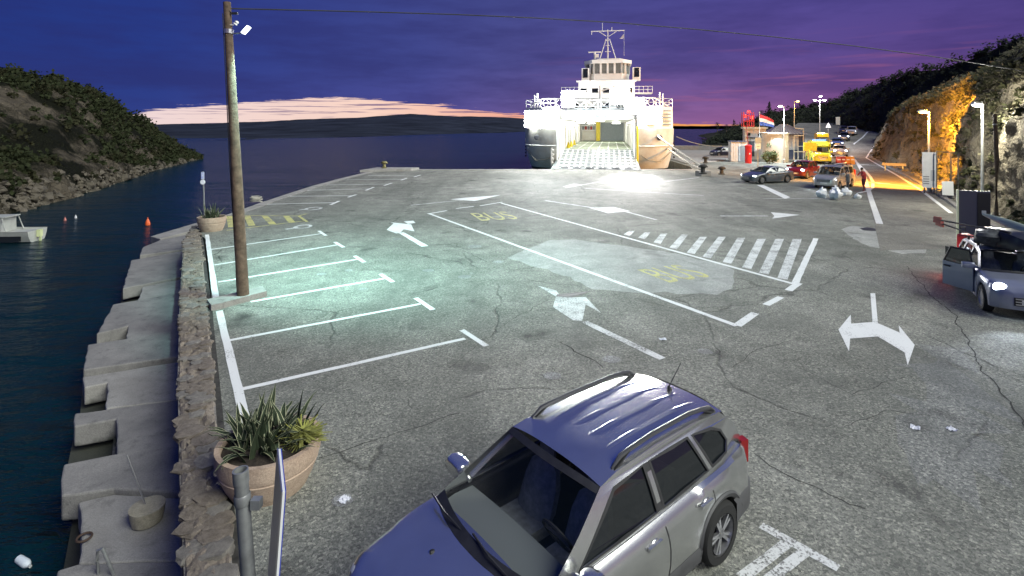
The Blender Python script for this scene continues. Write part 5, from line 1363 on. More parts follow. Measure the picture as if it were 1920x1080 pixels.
# ------------------------------------------------------------------ the ferry (x to starboard of view, y away from the quay, z from sea level 0)
FZ = -ZS                                            # local z of quay level
fe = thing('car_ferry', 'white car ferry with its bow open and ramp down on the quay', 'ferry', (10.2, 64.5, ZS), R(-10.5))
FW = mat('ferry_white', (.74, .73, .70), .45, var=.06, vscale=.6)
FW2 = mat('ferry_cream', (.56, .51, .43), .5, col2=(.70, .685, .64), vscale=.9, det=8)
FBOOT = mat('ferry_boot', (.02, .022, .026), .6)
FGREY = mat('ferry_grey', (.22, .25, .27), .55, var=.1)
FDECK = concrete('ferry_deck_paint', (.20, .24, .18), (.30, .34, .25), .8, .3)
FYEL = mat('ferry_yellow', (.72, .55, .02), .5)
FDARK = mat('ferry_dark_line', (.05, .05, .06), .6)
def wing(s):
    n_ = 'port' if s < 0 else 'starboard'
    def ringz(z, back, flare):
        return [(s * 4.7, .0 + back, z), (s * 5.6, .15 + back, z), (s * 7.0, .7 + back, z), (s * 8.4 - s * flare * .5, 1.8 + back, z), (s * 9.3 - s * flare, 3.4 + back, z), (s * 9.6 - s * flare, 6.0 + back, z), (s * 9.6 - s * flare, 86, z), (s * 4.7, 86, z)]
    lv = [(-.6, 3.2, .9), (FZ - .25, 2.0, .55)]
    mb = MB(); mb.grid([ringz(*l) for l in lv], True); mb.build('hull_bottom', FBOOT, fe, smooth=True, sharp=40)
    lv = [(FZ - .25, 1.95, .5), (FZ + 1.2, .9, .25), (FZ + 3.0, .3, .05), (FZ + 4.7, 0, 0)]
    mb = MB(); mb.grid([ringz(*l) for l in lv], True); mb.quad(*ringz(*lv[-1])); hb = mb.build('hull_side', FW2, fe, smooth=True, sharp=40)
    # knuckle line and hawse
    rp = [Vector(p) + Vector((s * .03, -.04, 0)) for p in ringz(FZ + 2.6, .42, .08)[:6]]
    MB().path(rp, .06, 6).build('rubbing_strake', FW, hb)
    MB().lathe([(.30, -.05), (.34, .05), (.2, .08)], (s * 7.4, .93, FZ + 3.6), 14, Matrix.Rotation(R(90), 3, 'X')).build('hawse_pipe', FDARK, hb)
    MB().path([(s * 9.0, 3.3, FZ + 1.9), (s * 7.6, 1.6, FZ + .7), (s * 6.1, 1.0, FZ + .9), (s * 5.2, .75, FZ + 1.5)], .05, 6).build('hanging_rope', mat('rope_tan', (.25, .22, .16), .9), hb)
    for k in range(7):
        MB().box((s * 9.66, 6.5 + k * .0, FZ + 1.0 + k * .42), (.16, .5, .22)).build('fender_tyre', TYRE, hb)
    # upper casing with louvres
    cs = MB().hexa([(s * 5.0, .5, FZ + 4.7), (s * 9.2, 3.4, FZ + 4.7), (s * 9.2, 60, FZ + 4.7), (s * 5.0, 60, FZ + 4.7)] if s > 0 else [(s * 9.2, 3.4, FZ + 4.7), (s * 5.0, .5, FZ + 4.7), (s * 5.0, 60, FZ + 4.7), (s * 9.2, 60, FZ + 4.7)],
                   [(s * 5.0, .8, FZ + 7.4), (s * 9.2, 3.8, FZ + 7.4), (s * 9.2, 60, FZ + 7.4), (s * 5.0, 60, FZ + 7.4)] if s > 0 else [(s * 9.2, 3.8, FZ + 7.4), (s * 5.0, .8, FZ + 7.4), (s * 5.0, 60, FZ + 7.4), (s * 9.2, 60, FZ + 7.4)]).build('side_casing', FW, fe)
    for k in range(5):
        c = Vector((s * 8.45, 2.78 + .0, FZ + 5.2 + k * .42)); a = math.atan2(2.9, 4.2) * s
        MB().box(c, (1.1, .08, .16), a).build('louvre', FGREY, cs)
    for k in range(4):
        c = Vector((s * 6.2, 1.22 + .05, FZ + 5.2 + k * .5)); a = math.atan2(2.9, 4.2) * s
        MB().box(c, (1.7, .10, .07), a).build('panel_line', FGREY, cs)
    rl = MB(); pts = [(s * 5.0, .8), (s * 7.1, 2.3), (s * 9.2, 3.8), (s * 9.2, 8), (s * 9.2, 14)]
    for (xa, ya), (xb, yb) in zip(pts, pts[1:]):
        for hgt in (.5, 1.0): rl.tube((xa, ya, FZ + 7.4 + hgt), (xb, yb, FZ + 7.4 + hgt), .03, n=5)
    for xa, ya in pts: rl.tube((xa, ya, FZ + 7.4), (xa, ya, FZ + 8.4), .035, n=5)
    rl.build('railing', FW, fe)
    MB().tube((s * 7.6, 2.9, FZ + 7.4), (s * 7.6, 2.9, FZ + 9.2), .09).tube((s * 8.0, 3.2, FZ + 7.4), (s * 8.0, 3.2, FZ + 9.0), .07).build('vent_pipe', FW, fe)
    # inner wall of the car deck
    MB().box((s * 4.6, 43, FZ + 3.0), (.18, 84, 5.6)).build('deck_wall', FW, fe)
    for k in range(9):
        MB().box((s * 4.46, 4 + k * 4.6, FZ + 2.9), (.12, .25, 5.0)).build('deck_frame', FW, fe)
    gp = MB().tube((s * 4.8, .1, FZ + .2), (s * 4.75, -.05, FZ + 5.0), .12).build('door_post', FYEL if s > 0 else FW, fe)
for s in (-1, 1): wing(s)
DK = FZ + 2.0
MB().box((0, 44, DK - .15), (9.1, 76, .3)).build('car_deck', FDECK, fe)
for k in range(-3, 4):
    MB().box((k * 1.3, 30, DK + .004), (.12, 46, .006)).build('deck_line', WHITE, fe)
# ramp
r0, r1 = (-2.9 - .4, FZ + .06), (6.2, DK + .0)
rp_ = MB().hexa([(-5.2, r0[0], r0[1] - .06), (5.0, r0[0], r0[1] - .06), (4.5, r1[0], r1[1] - .4), (-4.5, r1[0], r1[1] - .4)], [(-5.2, r0[0], r0[1]), (5.0, r0[0], r0[1]), (4.5, r1[0], r1[1]), (-4.5, r1[0], r1[1])]).build('ramp', mat('ramp_steel', (.10, .115, .115), .55, .3, var=.4, vscale=1.0), fe)
def ramp_z(y): return r0[1] + (r1[1] - r0[1]) * (y - r0[0]) / (r1[0] - r0[0])
for k in range(15):
    x = -4.6 + k * .66
    MB().hexa([(x, r0[0] + .6, ramp_z(r0[0] + .6)), (x + .14, r0[0] + .6, ramp_z(r0[0] + .6)), (x + .14, 5.6, ramp_z(5.6)), (x, 5.6, ramp_z(5.6))], [(x, r0[0] + .6, ramp_z(r0[0] + .6) + .06), (x + .14, r0[0] + .6, ramp_z(r0[0] + .6) + .06), (x + .14, 5.6, ramp_z(5.6) + .06), (x, 5.6, ramp_z(5.6) + .06)]).build('ramp_rib', FW, rp_)
for k in range(7):
    y = r0[0] + 1.0 + k * 1.3
    MB().box((0, y, ramp_z(y) + .035), (9.2, .16, .07)).build('ramp_cleat', FW, rp_)
for k in range(6):
    MB().box((-3.6 + k * 1.45, r0[0] + .45, ramp_z(r0[0] + .45) + .03), (.9, .4, .04)).build('ramp_finger', FDARK, rp_)
# slatted gate at the port side of the ramp
for k in range(4):
    MB().box((-5.35, .2 + k * .05, FZ + .5 + k * .52), (.14, 2.0, .22), R(12)).build('gate_slat', FW2, fe)
for yy in (-.7, .3, 1.2): MB().box((-5.42, yy, FZ + 1.3), (.1, .12, 2.2)).build('gate_post', FW2, fe)
# end bulkhead of the car deck
MB().box((0, 47, FZ + 4.2), (9.1, .2, 5.0)).build('end_bulkhead', FW, fe)
MB().box((1.9, 46.8, DK + 1.9), (4.6, .16, 3.7)).build('stern_door', FGREY, fe)
MB().box((-.95, 46.2, DK + 2.1), (.8, .5, 4.1)).build('yellow_column', FYEL, fe)
MB().box((-2.9, 46.7, DK + 1.1), (2.8, .3, 2.0)).build('locker', FW2, fe)
for k in range(5):
    MB().box((-4.0 + k * .55, 46.5, DK + 2.7), (.4, .3, .7)).build('life_vest_box', mat('vest_red', (.4, .06, .05), .6) if k % 2 else FGREY, fe)
MB().box((-2.9, 46.4, DK + 3.6), (2.8, .4, .35)).build('shelf', FGREY, fe)
for k, (x, y) in enumerate(((-4.1, 9), (-4.1, 14), (-4.1, 21))):
    MB().lathe([(.02, 0), (.28, 0), (.26, .06), (.10, .75), (.07, .8)], (x, y, DK), 12).build('traffic_cone', FYEL, fe)
# overhead: deck, transverse beam, trusses
MB().box((0, 46, FZ + 6.05), (9.4, 80, .3)).build('bridge_deck', FW, fe)
bmf = MB().box((0, 5.9, FZ + 6.45), (9.3, .5, 1.2)).build('front_beam', FW, fe)
for k in range(2):
    MB().lathe([(.30, 0), (.30, .06)], (.6 + k * 1.2 - .6, 5.62, FZ + 6.4), 16, Matrix.Rotation(R(90), 3, 'X')).lathe([(.2, 0), (.2, .09)], (.6 + k * 1.2 - .6, 5.62, FZ + 6.4), 16, Matrix.Rotation(R(90), 3, 'X')).build('round_vent', FGREY, bmf)
for z in (7.25, 7.6): MB().box((0, 5.7, FZ + z), (9.3, .12, .1)).build('beam_rail', FGREY, fe)
for k in range(6):
    x = -4.5 + k * 1.5
    tr = MB().tube((x, 5.9, FZ + 7.1), (x, 5.9, FZ + 8.4), .06, n=6).tube((x, 5.9, FZ + 7.2), (x + 1.5, 5.9, FZ + 8.3), .045, n=6).tube((x + 1.5, 5.9, FZ + 7.2), (x, 5.9, FZ + 8.3), .045, n=6).tube((x, 5.9, FZ + 8.4), (x + 1.5, 5.9, FZ + 8.4), .06, n=6); tr.build('truss_panel', FW, fe)
for s in (-1, 1):   # sloping trusses to the wings
    tr = MB()
    tr.tube((s * 4.6, 3, FZ + 8.5), (s * 7.0, 3, FZ + 8.5), .09, n=6).tube((s * 7.0, 3, FZ + 8.5), (s * 8.6, 3.4, FZ + 7.5), .09, n=6)
    for k in range(3): tr.tube((s * (4.8 + k * .9), 3, FZ + 7.4), (s * (5.6 + k * .9), 3, FZ + 8.5), .06, n=6).tube((s * (5.6 + k * .9), 3, FZ + 7.4), (s * (4.8 + k * .9), 3, FZ + 8.5), .05, n=6)
    tr.build('side_truss', FW, fe)
# deck house tiers
def tier(name, cx, w, y0, y1, z0, z1, m=FW):
    return MB().box((cx, (y0 + y1) / 2, (z0 + z1) / 2), (w, y1 - y0, z1 - z0)).build(name, m, fe)
t1 = tier('deck_house', .9, 10.8, 11, 34, FZ + 6.2, FZ + 9.0)
t2 = tier('deck_house', 1.0, 8.0, 13.5, 30, FZ + 9.0, FZ + 11.4)
MB().box((1.0, 13.3, FZ + 11.5), (8.5, 1.2, .18)).build('deck_edge', FW, fe)
for cx, w, y, z in ((.9, 10.8, 10.95, FZ + 7.9), (1.0, 8.0, 13.45, FZ + 10.2)):
    for k in range(5):
        x = cx - w / 2 + w * (k + .5) / 5
        wn = MB().box((x, y, z), (w / 9, .08, .62)).build('house_window', GLASS_D, t1 if y < 12 else t2)
        MB().box((x, y - .01, z - .36), (w / 8, .12, .06)).build('sill', FGREY, wn)
for s in (-1, 1):
    pf = MB().box((1.0 + s * 5.2, 14.6, FZ + 9.75), (2.6, 2.4, .12)).build('side_platform', FW, fe)
    pr = MB()
    for hgt in (.45, .9): pr.tube((1.0 + s * 4.0, 13.4, FZ + 9.8 + hgt), (1.0 + s * 6.5, 13.4, FZ + 9.8 + hgt), .03, n=5)
    for k in range(5): pr.tube((1.0 + s * (4.0 + k * .62), 13.4, FZ + 9.8), (1.0 + s * (4.0 + k * .62), 13.4, FZ + 10.75), .03, n=5)
    pr.build('platform_rail', FW, pf)
    lr = MB().lathe([(.02, -.75), (.36, -.7), (.42, -.5), (.42, .5), (.36, .7), (.02, .75)], (1.0 + s * 2.6, 10.3, FZ + 8.0), 16, Matrix.Rotation(R(90), 3, 'Y')); lr.build('life_raft', FW2, fe, smooth=True)
    MB().box((1.0 + s * 2.6, 10.3, FZ + 7.4), (1.3, .7, .3)).build('raft_cradle', FGREY, fe)
MB().tube((.2, 10.2, FZ + 6.4), (.2, 10.2, FZ + 10.6), .22).tube((.2, 10.2, FZ + 9.9), (2.2, 9.6, FZ + 10.4), .10).build('deck_crane', FW, fe)
# wheelhouse
wh = MB(); z0, z1, z2 = FZ + 11.6, FZ + 12.7, FZ + 14.2; y0 = 14.2; cx = 1.2; hwid = 3.1
pl = [(-hwid, 1.6), (-hwid + 1.1, 0), (hwid - 1.1, 0), (hwid, 1.6), (hwid, 5.5), (-hwid, 5.5)]
wh.prism([(cx + a, y0 + b) for a, b in pl], z0, z1); wheelhouse = wh.build('wheelhouse', FW, fe)
MB().prism([(cx + a * .98, y0 + .03 + b) for a, b in pl], z1, z2).build('wheelhouse_glazing', mat('bridge_glass', (.16, .17, .16), .15, var=.2), wheelhouse)
for (a, b), (c, d) in zip(pl, pl[1:] + pl[:1]):
    nseg = 4 if abs(c - a) > 3 and b == 0 else 2
    for k in range(nseg + 1):
        x, y = cx + a + (c - a) * k / nseg, y0 + b + (d - b) * k / nseg
        MB().box((x, y, (z1 + z2) / 2), (.30, .16, z2 - z1)).build('window_post', FW, wheelhouse)
MB().prism([(cx + a * 1.12, y0 - .35 + b * 1.05) for a, b in pl], z2, z2 + .5).build('wheelhouse_roof', FW, fe)
MB().prism([(cx + a * .8, y0 + .4 + b * .9) for a, b in pl], z2 + .5, z2 + .75).build('roof_cap', FW2, fe)
for s in (-1, 1):
    cbn_ = MB().box((cx + s * 3.2 + (.0 if s < 0 else .9), y0 + .2, FZ + 12.55), (1.1, 1.2, 1.9)).build('bridge_wing', FW, fe)
    MB().box((cx + s * 3.2 + (.0 if s < 0 else .9), y0 - .42, FZ + 12.75), (.7, .06, 1.3)).build('wing_window', GLASS_D, cbn_)
# mast with yard and radar
ms = MB(); zm = z2 + .7
for s in (-1, 1): ms.tube((cx + s * 1.25, y0 + 2.2, zm), (cx + s * .25, y0 + 2.2, zm + 3.2), .08, .06, 6)
ms.tube((cx, y0 + 2.3, zm), (cx, y0 + 2.3, zm + 4.6), .12, .07, 8)
for z in (1.3, 2.2, 3.0): ms.tube((cx - .55 + z * .1, y0 + 2.2, zm + z), (cx + .55 - z * .1, y0 + 2.2, zm + z), .05, n=6)
mast = ms.build('mast', FW, fe)
MB().tube((cx - 2.5, y0 + 2.2, zm + 4.4), (cx + 2.5, y0 + 2.2, zm + 4.4), .07, n=6).tube((cx - 1.4, y0 + 2.2, zm + 4.4), (cx - .2, y0 + 2.2, zm + 3.6), .05, n=6).tube((cx + 1.4, y0 + 2.2, zm + 4.4), (cx + .2, y0 + 2.2, zm + 3.6), .05, n=6).build('yard', FW, mast)
MB().tube((cx - .8, y0 + 2.2, zm + 4.4), (cx - .8, y0 + 2.2, zm + 5.6), .03).tube((cx + .6, y0 + 2.2, zm + 4.4), (cx + .6, y0 + 2.2, zm + 4.95), .05).tube((cx + 2.4, y0 + 2.2, zm + 4.4), (cx + 2.4, y0 + 2.2, zm + .6), .015).tube((cx - 2.4, y0 + 2.2, zm + 4.4), (cx - 2.4, y0 + 2.2, zm + 3.9), .04).build('aerials', FW, mast)
MB().box((cx - 1.9, y0 + 1.4, zm + 1.15), (1.9, .16, .16)).tube((cx - 1.9, y0 + 1.4, zm), (cx - 1.9, y0 + 1.4, zm + 1.1), .16).box((cx - 1.6, y0 + 1.4, zm + .6), (.6, .5, .5)).build('radar', FW, fe)
MB().quad((cx + 2.4, y0 + 2.15, zm + 3.9), (cx + 2.35, y0 + 2.2, zm + 3.2), (cx + 1.7, y0 + 2.3, zm + 3.15), (cx + 2.0, y0 + 2.25, zm + 3.5)).build('pennant', mat('pennant_cloth', (.5, .5, .55), .8), mast)
# floodlights, their lens grids enlarged to imitate the glare round them
FL = mat('flood_lens', (1, 1, 1), .3, emit=(1, .97, .98), estr=90)
def flood(x, y, z, nx, nz, aim, en, col=(1, .96, .93), spot=130, wall=0):
    b = MB().box((x, y + .12, z), (nx * .8 + .1, .2, nz * .7 + .1)).build('floodlight_glare_bank', FW, fe)
    for i in range(nx):
        for k in range(nz):
            MB().box((x + (i - (nx - 1) / 2) * .8, y - .02, z + (k - (nz - 1) / 2) * .7), (.70, .08, .58)).build('lens', FL, b)
    light('floodlight_beam', 'SPOT', (x, y - .35, z), en, col, fe, aim, .3, spot, .95)
    if wall: light('casing_fill_light', 'POINT', (x, y - .8, z), wall, col, fe, None, .4)  # added point light that whitens the casing like glare round the lamp
flood(-7.9, 1.9, FZ + 5.9, 3, 3, (-18, -62, 3), 8500, (.90, 1, .96), 46, 2600)
flood(-5.8, .6, FZ + 6.2, 2, 2, (-6, -62, 3), 8500, (.92, 1, .96), 46, 1800)
flood(-3.9, 5.2, FZ + 8.6, 2, 3, (-9, -62, 3), 8500, (.88, 1, .96), 46, 2400)
flood(-2.4, 5.2, FZ + 9.2, 2, 1, (-2, -62, 3), 9000, (.94, .97, 1), 46, 900)
flood(2.8, 5.0, FZ + 8.9, 3, 3, (2, -62, 3), 8500, (1, .97, .93), 46, 2600)
flood(4.6, 4.9, FZ + 7.6, 3, 3, (3.9, -16.5, 0), 42000, (1, .98, .95), 26, 2400)
flood(6.4, .9, FZ + 6.3, 3, 3, (10, -62, 3), 8500, (1, .95, .90), 46, 2600)
for x, y, z, en, c in ((0, 12, 5.6, 1100, (1, .97, .90)), (-3.2, 22, 5.4, 900, (1, .98, .93)), (-2, 36, 5.4, 800, (1, .96, .85)), (2.6, 36, 5.4, 500, (.95, 1, .9))):
    MB().box((x, y, FZ + z + .18), (1.4, .3, .1)).build('deck_lamp', mat('deck_lamp_lens', (1, 1, 1), .4, emit=(1, .98, .9), estr=18), fe)
    light('deck_light', 'POINT', (x, y, FZ + z - .25), en, c, fe, None, .25)
for s, x in ((-1, -1.6), (1, 3.8)):
    light('superstructure_fill', 'POINT', (x, 11.5, FZ + 10.3), 260, (1, .97, .92), fe, None, .3)  # added lamps without fixtures, to brighten the superstructure

# mooring ropes
def rope(label, a, b, r, sag, m=None):
    a, b = Vector(a), Vector(b); pts = [a.lerp(b, t / 16) - Vector((0, 0, sag * 4 * (t / 16) * (1 - t / 16))) for t in range(17)]
    o = MB().path(pts, r, 6).build('mooring_rope', m or mat('mooring_rope_tan', (.34, .31, .25), .9), None, smooth=True); tag(o, label, 'rope')
bp_ = G(1318, 326, .5) + Vector((0, 0, .5))
rope('thick pale mooring rope from the ferry bow to the bollard, upper of two', P(1226, 249, 65.6), bp_ + Vector((.1, 0, .1)), .11, .15)
rope('thick pale mooring rope slightly below the other at the ferry bow', P(1250, 276, 66), bp_ + Vector((-.2, 0, -.05)), .10, .2)
rope('thin pale line far behind, from the ferry side to the mole', P(1268, 256, 92), P(1354, 274, 92), .07, .5)

# ------------------------------------------------------------------ kiosk, huts, flag and harbour light
CREAM = mat('cream_render', (.48, .46, .38), .8, var=.15, vscale=.7); NAVY = mat('navy_boards', (.05, .06, .10), .6, var=.2)
def wx(px, Y): return (px - 960) / F * Y
cbx = thing('white_cabin', 'low whitish portable cabin left of the red harbour light', 'cabin', (wx(1382, 76), 76, 0), R(-14))
WC = mat('cabin_white', (.55, .57, .58), .6, var=.1); MB().box((0, 0, 1.42), (2.0, 2.4, 2.75)).build('wall', WC, cbx)
MB().box((0, 0, 2.85), (2.2, 2.6, .12)).build('roof', NAVY, cbx)
for k in range(4): MB().box((-.85 + k * .32, -1.22, 1.4), (.16, .06, 2.5), R(0)).build('wall_rib', WC, cbx)
MB().box((.65, -1.21, 1.25), (.66, .05, 2.2)).build('door', mat('cabin_grey', (.30, .32, .33), .6), cbx)
hl = thing('harbour_light', 'bright red harbour light pillar with a mast and red top frame', 'beacon', tuple(G(1403, 306)))
REDB = mat('beacon_red', (.55, .02, .03), .45, var=.1)
MB().lathe([(.42, 0), (.42, 2.2), (.46, 2.25), (.46, 2.4), (.1, 2.5)], (0, 0, 0), 18).build('pillar', REDB, hl, smooth=True, sharp=40)
MB().tube((0, 0, 2.4), (-.25, 0, 5.0), .06).build('mast', mat('beacon_dark_red', (.18, .02, .02), .6), hl)
MB().box((0, -.43, 1.3), (.16, .04, .2)).build('plate', mat('sign_white2', (.7, .7, .7), .5), hl)
tp = MB()
for x in (-.75, 0, .6):
    for y in (-.3, .3): tp.box((x, y, 5.95), (.08, .08, 1.9))
for z in (5.0, 5.7, 6.4): tp.box((-.05, -.3, z), (1.5, .07, .09)).box((-.05, .3, z), (1.5, .07, .09)).box((-.7, 0, z), (.08, .6, .08)).box((.6, 0, z), (.08, .6, .08))
tp.build('top_frame', REDB, hl)
for x, z in ((-.5, 6.1), (.45, 5.9), (0, 6.7)): MB().lathe([(.02, 0), (.24, .05), (.24, .4), (.02, .5)], (x, -.1, z), 12).build('lantern', mat('lantern_red', (.6, .05, .08), .3, emit=(1, .1, .12), estr=.6), hl, smooth=True)
kk = thing('ticket_kiosk', 'tall cream kiosk with small square windows behind the red light', 'kiosk', (wx(1414, 82), 82, 0), R(-16))
MB().box((0, 0, 2.3), (2.9, 2.6, 4.6)).build('wall', mat('pale_pink_render', (.52, .45, .40), .8, var=.1), kk); MB().box((0, 0, 4.75), (3.4, 3.0, .3)).build('roof', CREAM, kk)
for x in (-.9, .55, 1.05):
    w_ = MB().box((x, -1.32, 3.8), (.36, .05, .46)).build('window', GLASS_D, kk); MB().box((x, -1.34, 3.54), (.42, .08, .05)).build('sill', CREAM, w_)
MB().box((-.6, -1.31, 1.6), (.9, .05, 2.3)).build('door', FDARK, kk); MB().box((-.5, -1.5, 3.35), (1.6, .5, .08)).build('awning', NAVY, kk)
rh = thing('round_hut', 'cream flat-roofed hut with a bush growing against it', 'hut', (wx(1452, 75), 75, 0))
MB().lathe([(1.75, 0), (1.75, 3.9), (1.9, 3.92), (1.9, 4.1), (.05, 4.15)], (0, 0, 0), 28).build('wall', CREAM, rh, smooth=True, sharp=40)
MB().box((.95, -1.52, 1.1), (.8, .1, 2.1), R(32)).build('door', mat('hut_door', (.35, .33, .28), .7), rh)
bsh = thing('bush', 'pale green bush in front of the round cream hut', 'bush', tuple(G(1443, 307)))
f_ = MB()
for _ in range(26): f_.leaves((random.uniform(-1.1, .9), random.uniform(-.3, .3), random.uniform(.3, 2.6) * (1 if random.random() < .6 else .6)), (.42, .35, .4), 60, .10, .2)
f_.build('foliage', LEAF2, bsh); MB().tube((0, 0, 0), (.1, 0, 1.4), .06, .03).tube((-.3, 0, 0), (-.5, 0, 1.2), .05, .02).build('stems', WOOD, bsh)
nb = thing('meter_post', 'grey post carrying a pale box sign in front of the bush', 'sign', tuple(G(1421, 313)))
MB().tube((0, 0, 0), (0, 0, 2.3), .07).build('post', GALV, nb); MB().box((0, -.06, 2.55), (.6, .1, .62)).build('box', mat('pale_box', (.55, .58, .52), .5), nb); MB().box((0, -.02, 3.25), (.75, .12, .7)).build('upper_plate', mat('grey_plate', (.26, .29, .27), .5), nb)
MB().box((0, -.115, 2.5), (.34, .01, .1)).build('label_strip', FGREY, nb)
dh = thing('tin_roof_hut', 'dark navy hut with a ribbed tin hip roof beside the lamp post', 'hut', (wx(1468, 84), 84, 0), R(-14))
MB().box((0, 0, 1.9), (5.0, 4.4, 3.8)).build('wall', NAVY, dh)
rf = MB(); apx = [(-.4, 0, 5.3), (.6, 0, 5.3)]; eav = [(-2.9, -2.6, 3.8), (2.9, -2.6, 3.8), (2.9, 2.6, 3.8), (-2.9, 2.6, 3.8)]
rf.add(eav + apx, [(0, 1, 5, 4), (1, 2, 5), (2, 3, 4, 5), (3, 0, 4), (3, 2, 1, 0)]); TIN = mat('tin_roof', (.38, .37, .36), .45, .5, var=.15); tr_ = rf.build('roof', TIN, dh)
for k in range(13):
    x = -2.7 + k * .45; e = Vector((x, -2.6, 3.83)); a = Vector((max(-.4, min(.6, x * .25)), 0, 5.33)); MB().path([e, e.lerp(a, .97)], .05, 5).build('roof_rib', TIN, tr_)
MB().box((.9, -2.23, 2.5), (1.5, .06, 2.2)).build('notice_panel', mat('notice_cream', (.5, .5, .47), .7, col2=(.25, .25, .27), vscale=2.5), dh)
MB().box((-1.4, -2.22, 1.3), (.9, .05, 2.3)).build('door', FDARK, dh)
fp = thing('flag', 'red, white and blue flag drooping from a white pole by the huts', 'flag', (wx(1424, 78), 78, 0))
MB().tube((0, 0, 0), (0, 0, 7.0), .05, .04).ball((0, 0, 7.05), (.08, .08, .08)).build('flag_pole', WC, fp)
for k, c in enumerate(((.50, .04, .05), (.75, .75, .78), (.06, .12, .45))):
    rws = []
    for i in range(13):
        u = i / 12; drop = .9 * u ** 1.3; x = 2.1 * u
        rws.append([(x, .12 * math.sin(u * 7 + v * 2), 6.75 - drop - v * (.55 - .2 * u)) for v in (k, k + .5, k + 1)])
    MB().grid(rws).build('stripe', mat('flag_%d' % k, c, .8), fp, smooth=True)
# yellow sign on orange posts, gate pipes
ys = thing('yellow_sign', 'yellow sign panel on two orange posts left of the ambulance', 'sign', (wx(1519, 71), 71, 0))
MB().box((0, 0, 2.3), (1.7, .14, 1.1)).build('panel', mat('sign_yellow', (.65, .5, .03), .5, var=.25, vscale=4), ys)
for x in (-.25, .5): MB().tube((x, 0, 0), (x, 0, 1.8), .06).build('post', mat('post_orange', (.5, .28, .08), .6), ys)
gt = thing('pipe_gate', 'tangle of pipe frames between the tin roof hut and the queue', 'gate', (wx(1500, 80), 80, 0))
gm = mat('pipe_pale', (.5, .42, .3), .6)
for x0_, z0_, x1_, z1_ in ((-.9, 0, -.9, 3.6), (-.3, 0, -.3, 3.0), (.5, 0, .5, 4.6), (-.9, 3.6, .5, 3.6), (.5, 4.6, -.8, 4.7), (-.3, 2.0, .9, 2.0), (.9, 0, .9, 2.6), (-.9, 1.2, .9, 1.2)): MB().tube((x0_, 0, z0_), (x1_, 0, z1_), .07).build('pipe', gm, gt)
# barriers
for k in range(4):
    b = thing('traffic_barrier', ('red and white', 'dark red', 'orange', 'pale orange')[k] + ' plastic road barrier, ' + ('first', 'second', 'third', 'last')[k] + ' from the ambulance', 'barrier', tuple(G(1572 + k * 8.5, 308)), 0, 'plastic barriers by the island')
    c = ((.42, .06, .04), (.32, .04, .03), (.60, .20, .03), (.62, .30, .06))[k]
    MB().hexa([(-.27, -.22, 0), (.27, -.22, 0), (.27, .22, 0), (-.27, .22, 0)], [(-.25, -.08, 1.0), (.25, -.08, 1.0), (.25, .08, 1.0), (-.25, .08, 1.0)]).build('body', mat('barrier_%d' % k, c, .5), b)
    MB().box((0, -.13, .62), (.4, .05, .14)).build('reflective_band', mat('band_white', (.7, .7, .68), .5), b)
# signs by the queue
tg = thing('warning_sign', 'white triangular warning sign above the queue of cars', 'sign', (wx(1553, 100), 100, ZQ(100)))
MB().tube((0, 0, 0), (0, 0, 3.4), .05).build('post', GALV, tg)
MB().add([(-.5, -.06, 3.1), (.5, -.06, 3.1), (0, -.06, 4.0), (-.5, -.03, 3.1), (.5, -.03, 3.1), (0, -.03, 4.0)], [(0, 1, 2), (5, 4, 3), (0, 3, 4, 1), (1, 4, 5, 2), (2, 5, 3, 0)]).build('plate', mat('sign_white3', (.75, .75, .75), .5), tg)
MB().box((0, -.075, 3.42), (.09, .02, .32)).build('symbol', FDARK, tg)
rs_ = thing('info_sign', 'grey rectangular road sign above the uphill queue', 'sign', (wx(1571, 110), 110, ZQ(110)))
MB().tube((0, 0, 0), (0, 0, 2.6), .06).build('post', GALV, rs_); MB().box((0, 0, 3.6), (.85, .08, 1.6)).build('plate', mat('sign_grey', (.5, .5, .48), .5), rs_)

# ------------------------------------------------------------------ street lamps
POLEM = mat('lamp_pole', (.42, .43, .42), .5, .3)
def street_lamp(label, base, h, arm, color, power, estr, spot=140, aim=None, rad=.09, name='street_lamp', heads=1, globe=False):
    t = thing(name, label, 'street lamp', tuple(base), 0, 'street lamps on the right')
    MB().tube((0, 0, 0), (0, 0, h), rad, rad * .6, 10).lathe([(rad * 1.8, 0), (rad * 1.8, .5), (rad * 1.1, .55)], (0, 0, 0), 10).build('pole', POLEM, t, smooth=True, sharp=40)
    for k in range(heads):
        a = arm * (1 if k == 0 else -1) * (1 if k < 2 else .2); zz = h + (.0 if k < 2 else .7)
        MB().tube((0, 0, zz - .15), (a, -.05, zz), .04, n=6).build('arm', POLEM, t)
        hd = MB().hexa([(a - .35, -.2, zz - .02), (a + .25, -.2, zz - .02), (a + .25, .12, zz - .02), (a - .35, .12, zz - .02)], [(a - .25, -.12, zz + .14), (a + .2, -.12, zz + .14), (a + .2, .08, zz + .14), (a - .25, .08, zz + .14)]).build('lamp_head', POLEM, t)
        MB().ball((a - .05, -.06, zz - .03), (.26, .17, .10), 12, 8).build('lens', mat('lens_%s' % label[:14], color, .4, emit=color, estr=estr), hd, smooth=True)
        L_ = light('lamp_light', 'POINT' if globe else 'SPOT', (a - .12, -.25, zz - .28), power / heads, color, t, aim or (a - .3, -.8, 0), .15, spot, .5)
    return t
OR = (1.0, .42, .04)
street_lamp('bright bluish-white street lamp standing by the round cream hut', (wx(1470, 72.5), 72.5, 0), 7.7, -.5, (.85, .95, 1), 9000, 60, 150)
street_lamp('orange street lamp just right of the tin roof hut', (wx(1489, 90), 90, 0), 9.2, .6, OR, 7000, 45, 150)
street_lamp('tall mast with three white floodlight heads behind the ambulance', (wx(1537, 98), 98, 0), 9.8, -.9, (1, .95, .98), 8000, 45, 150, heads=3)
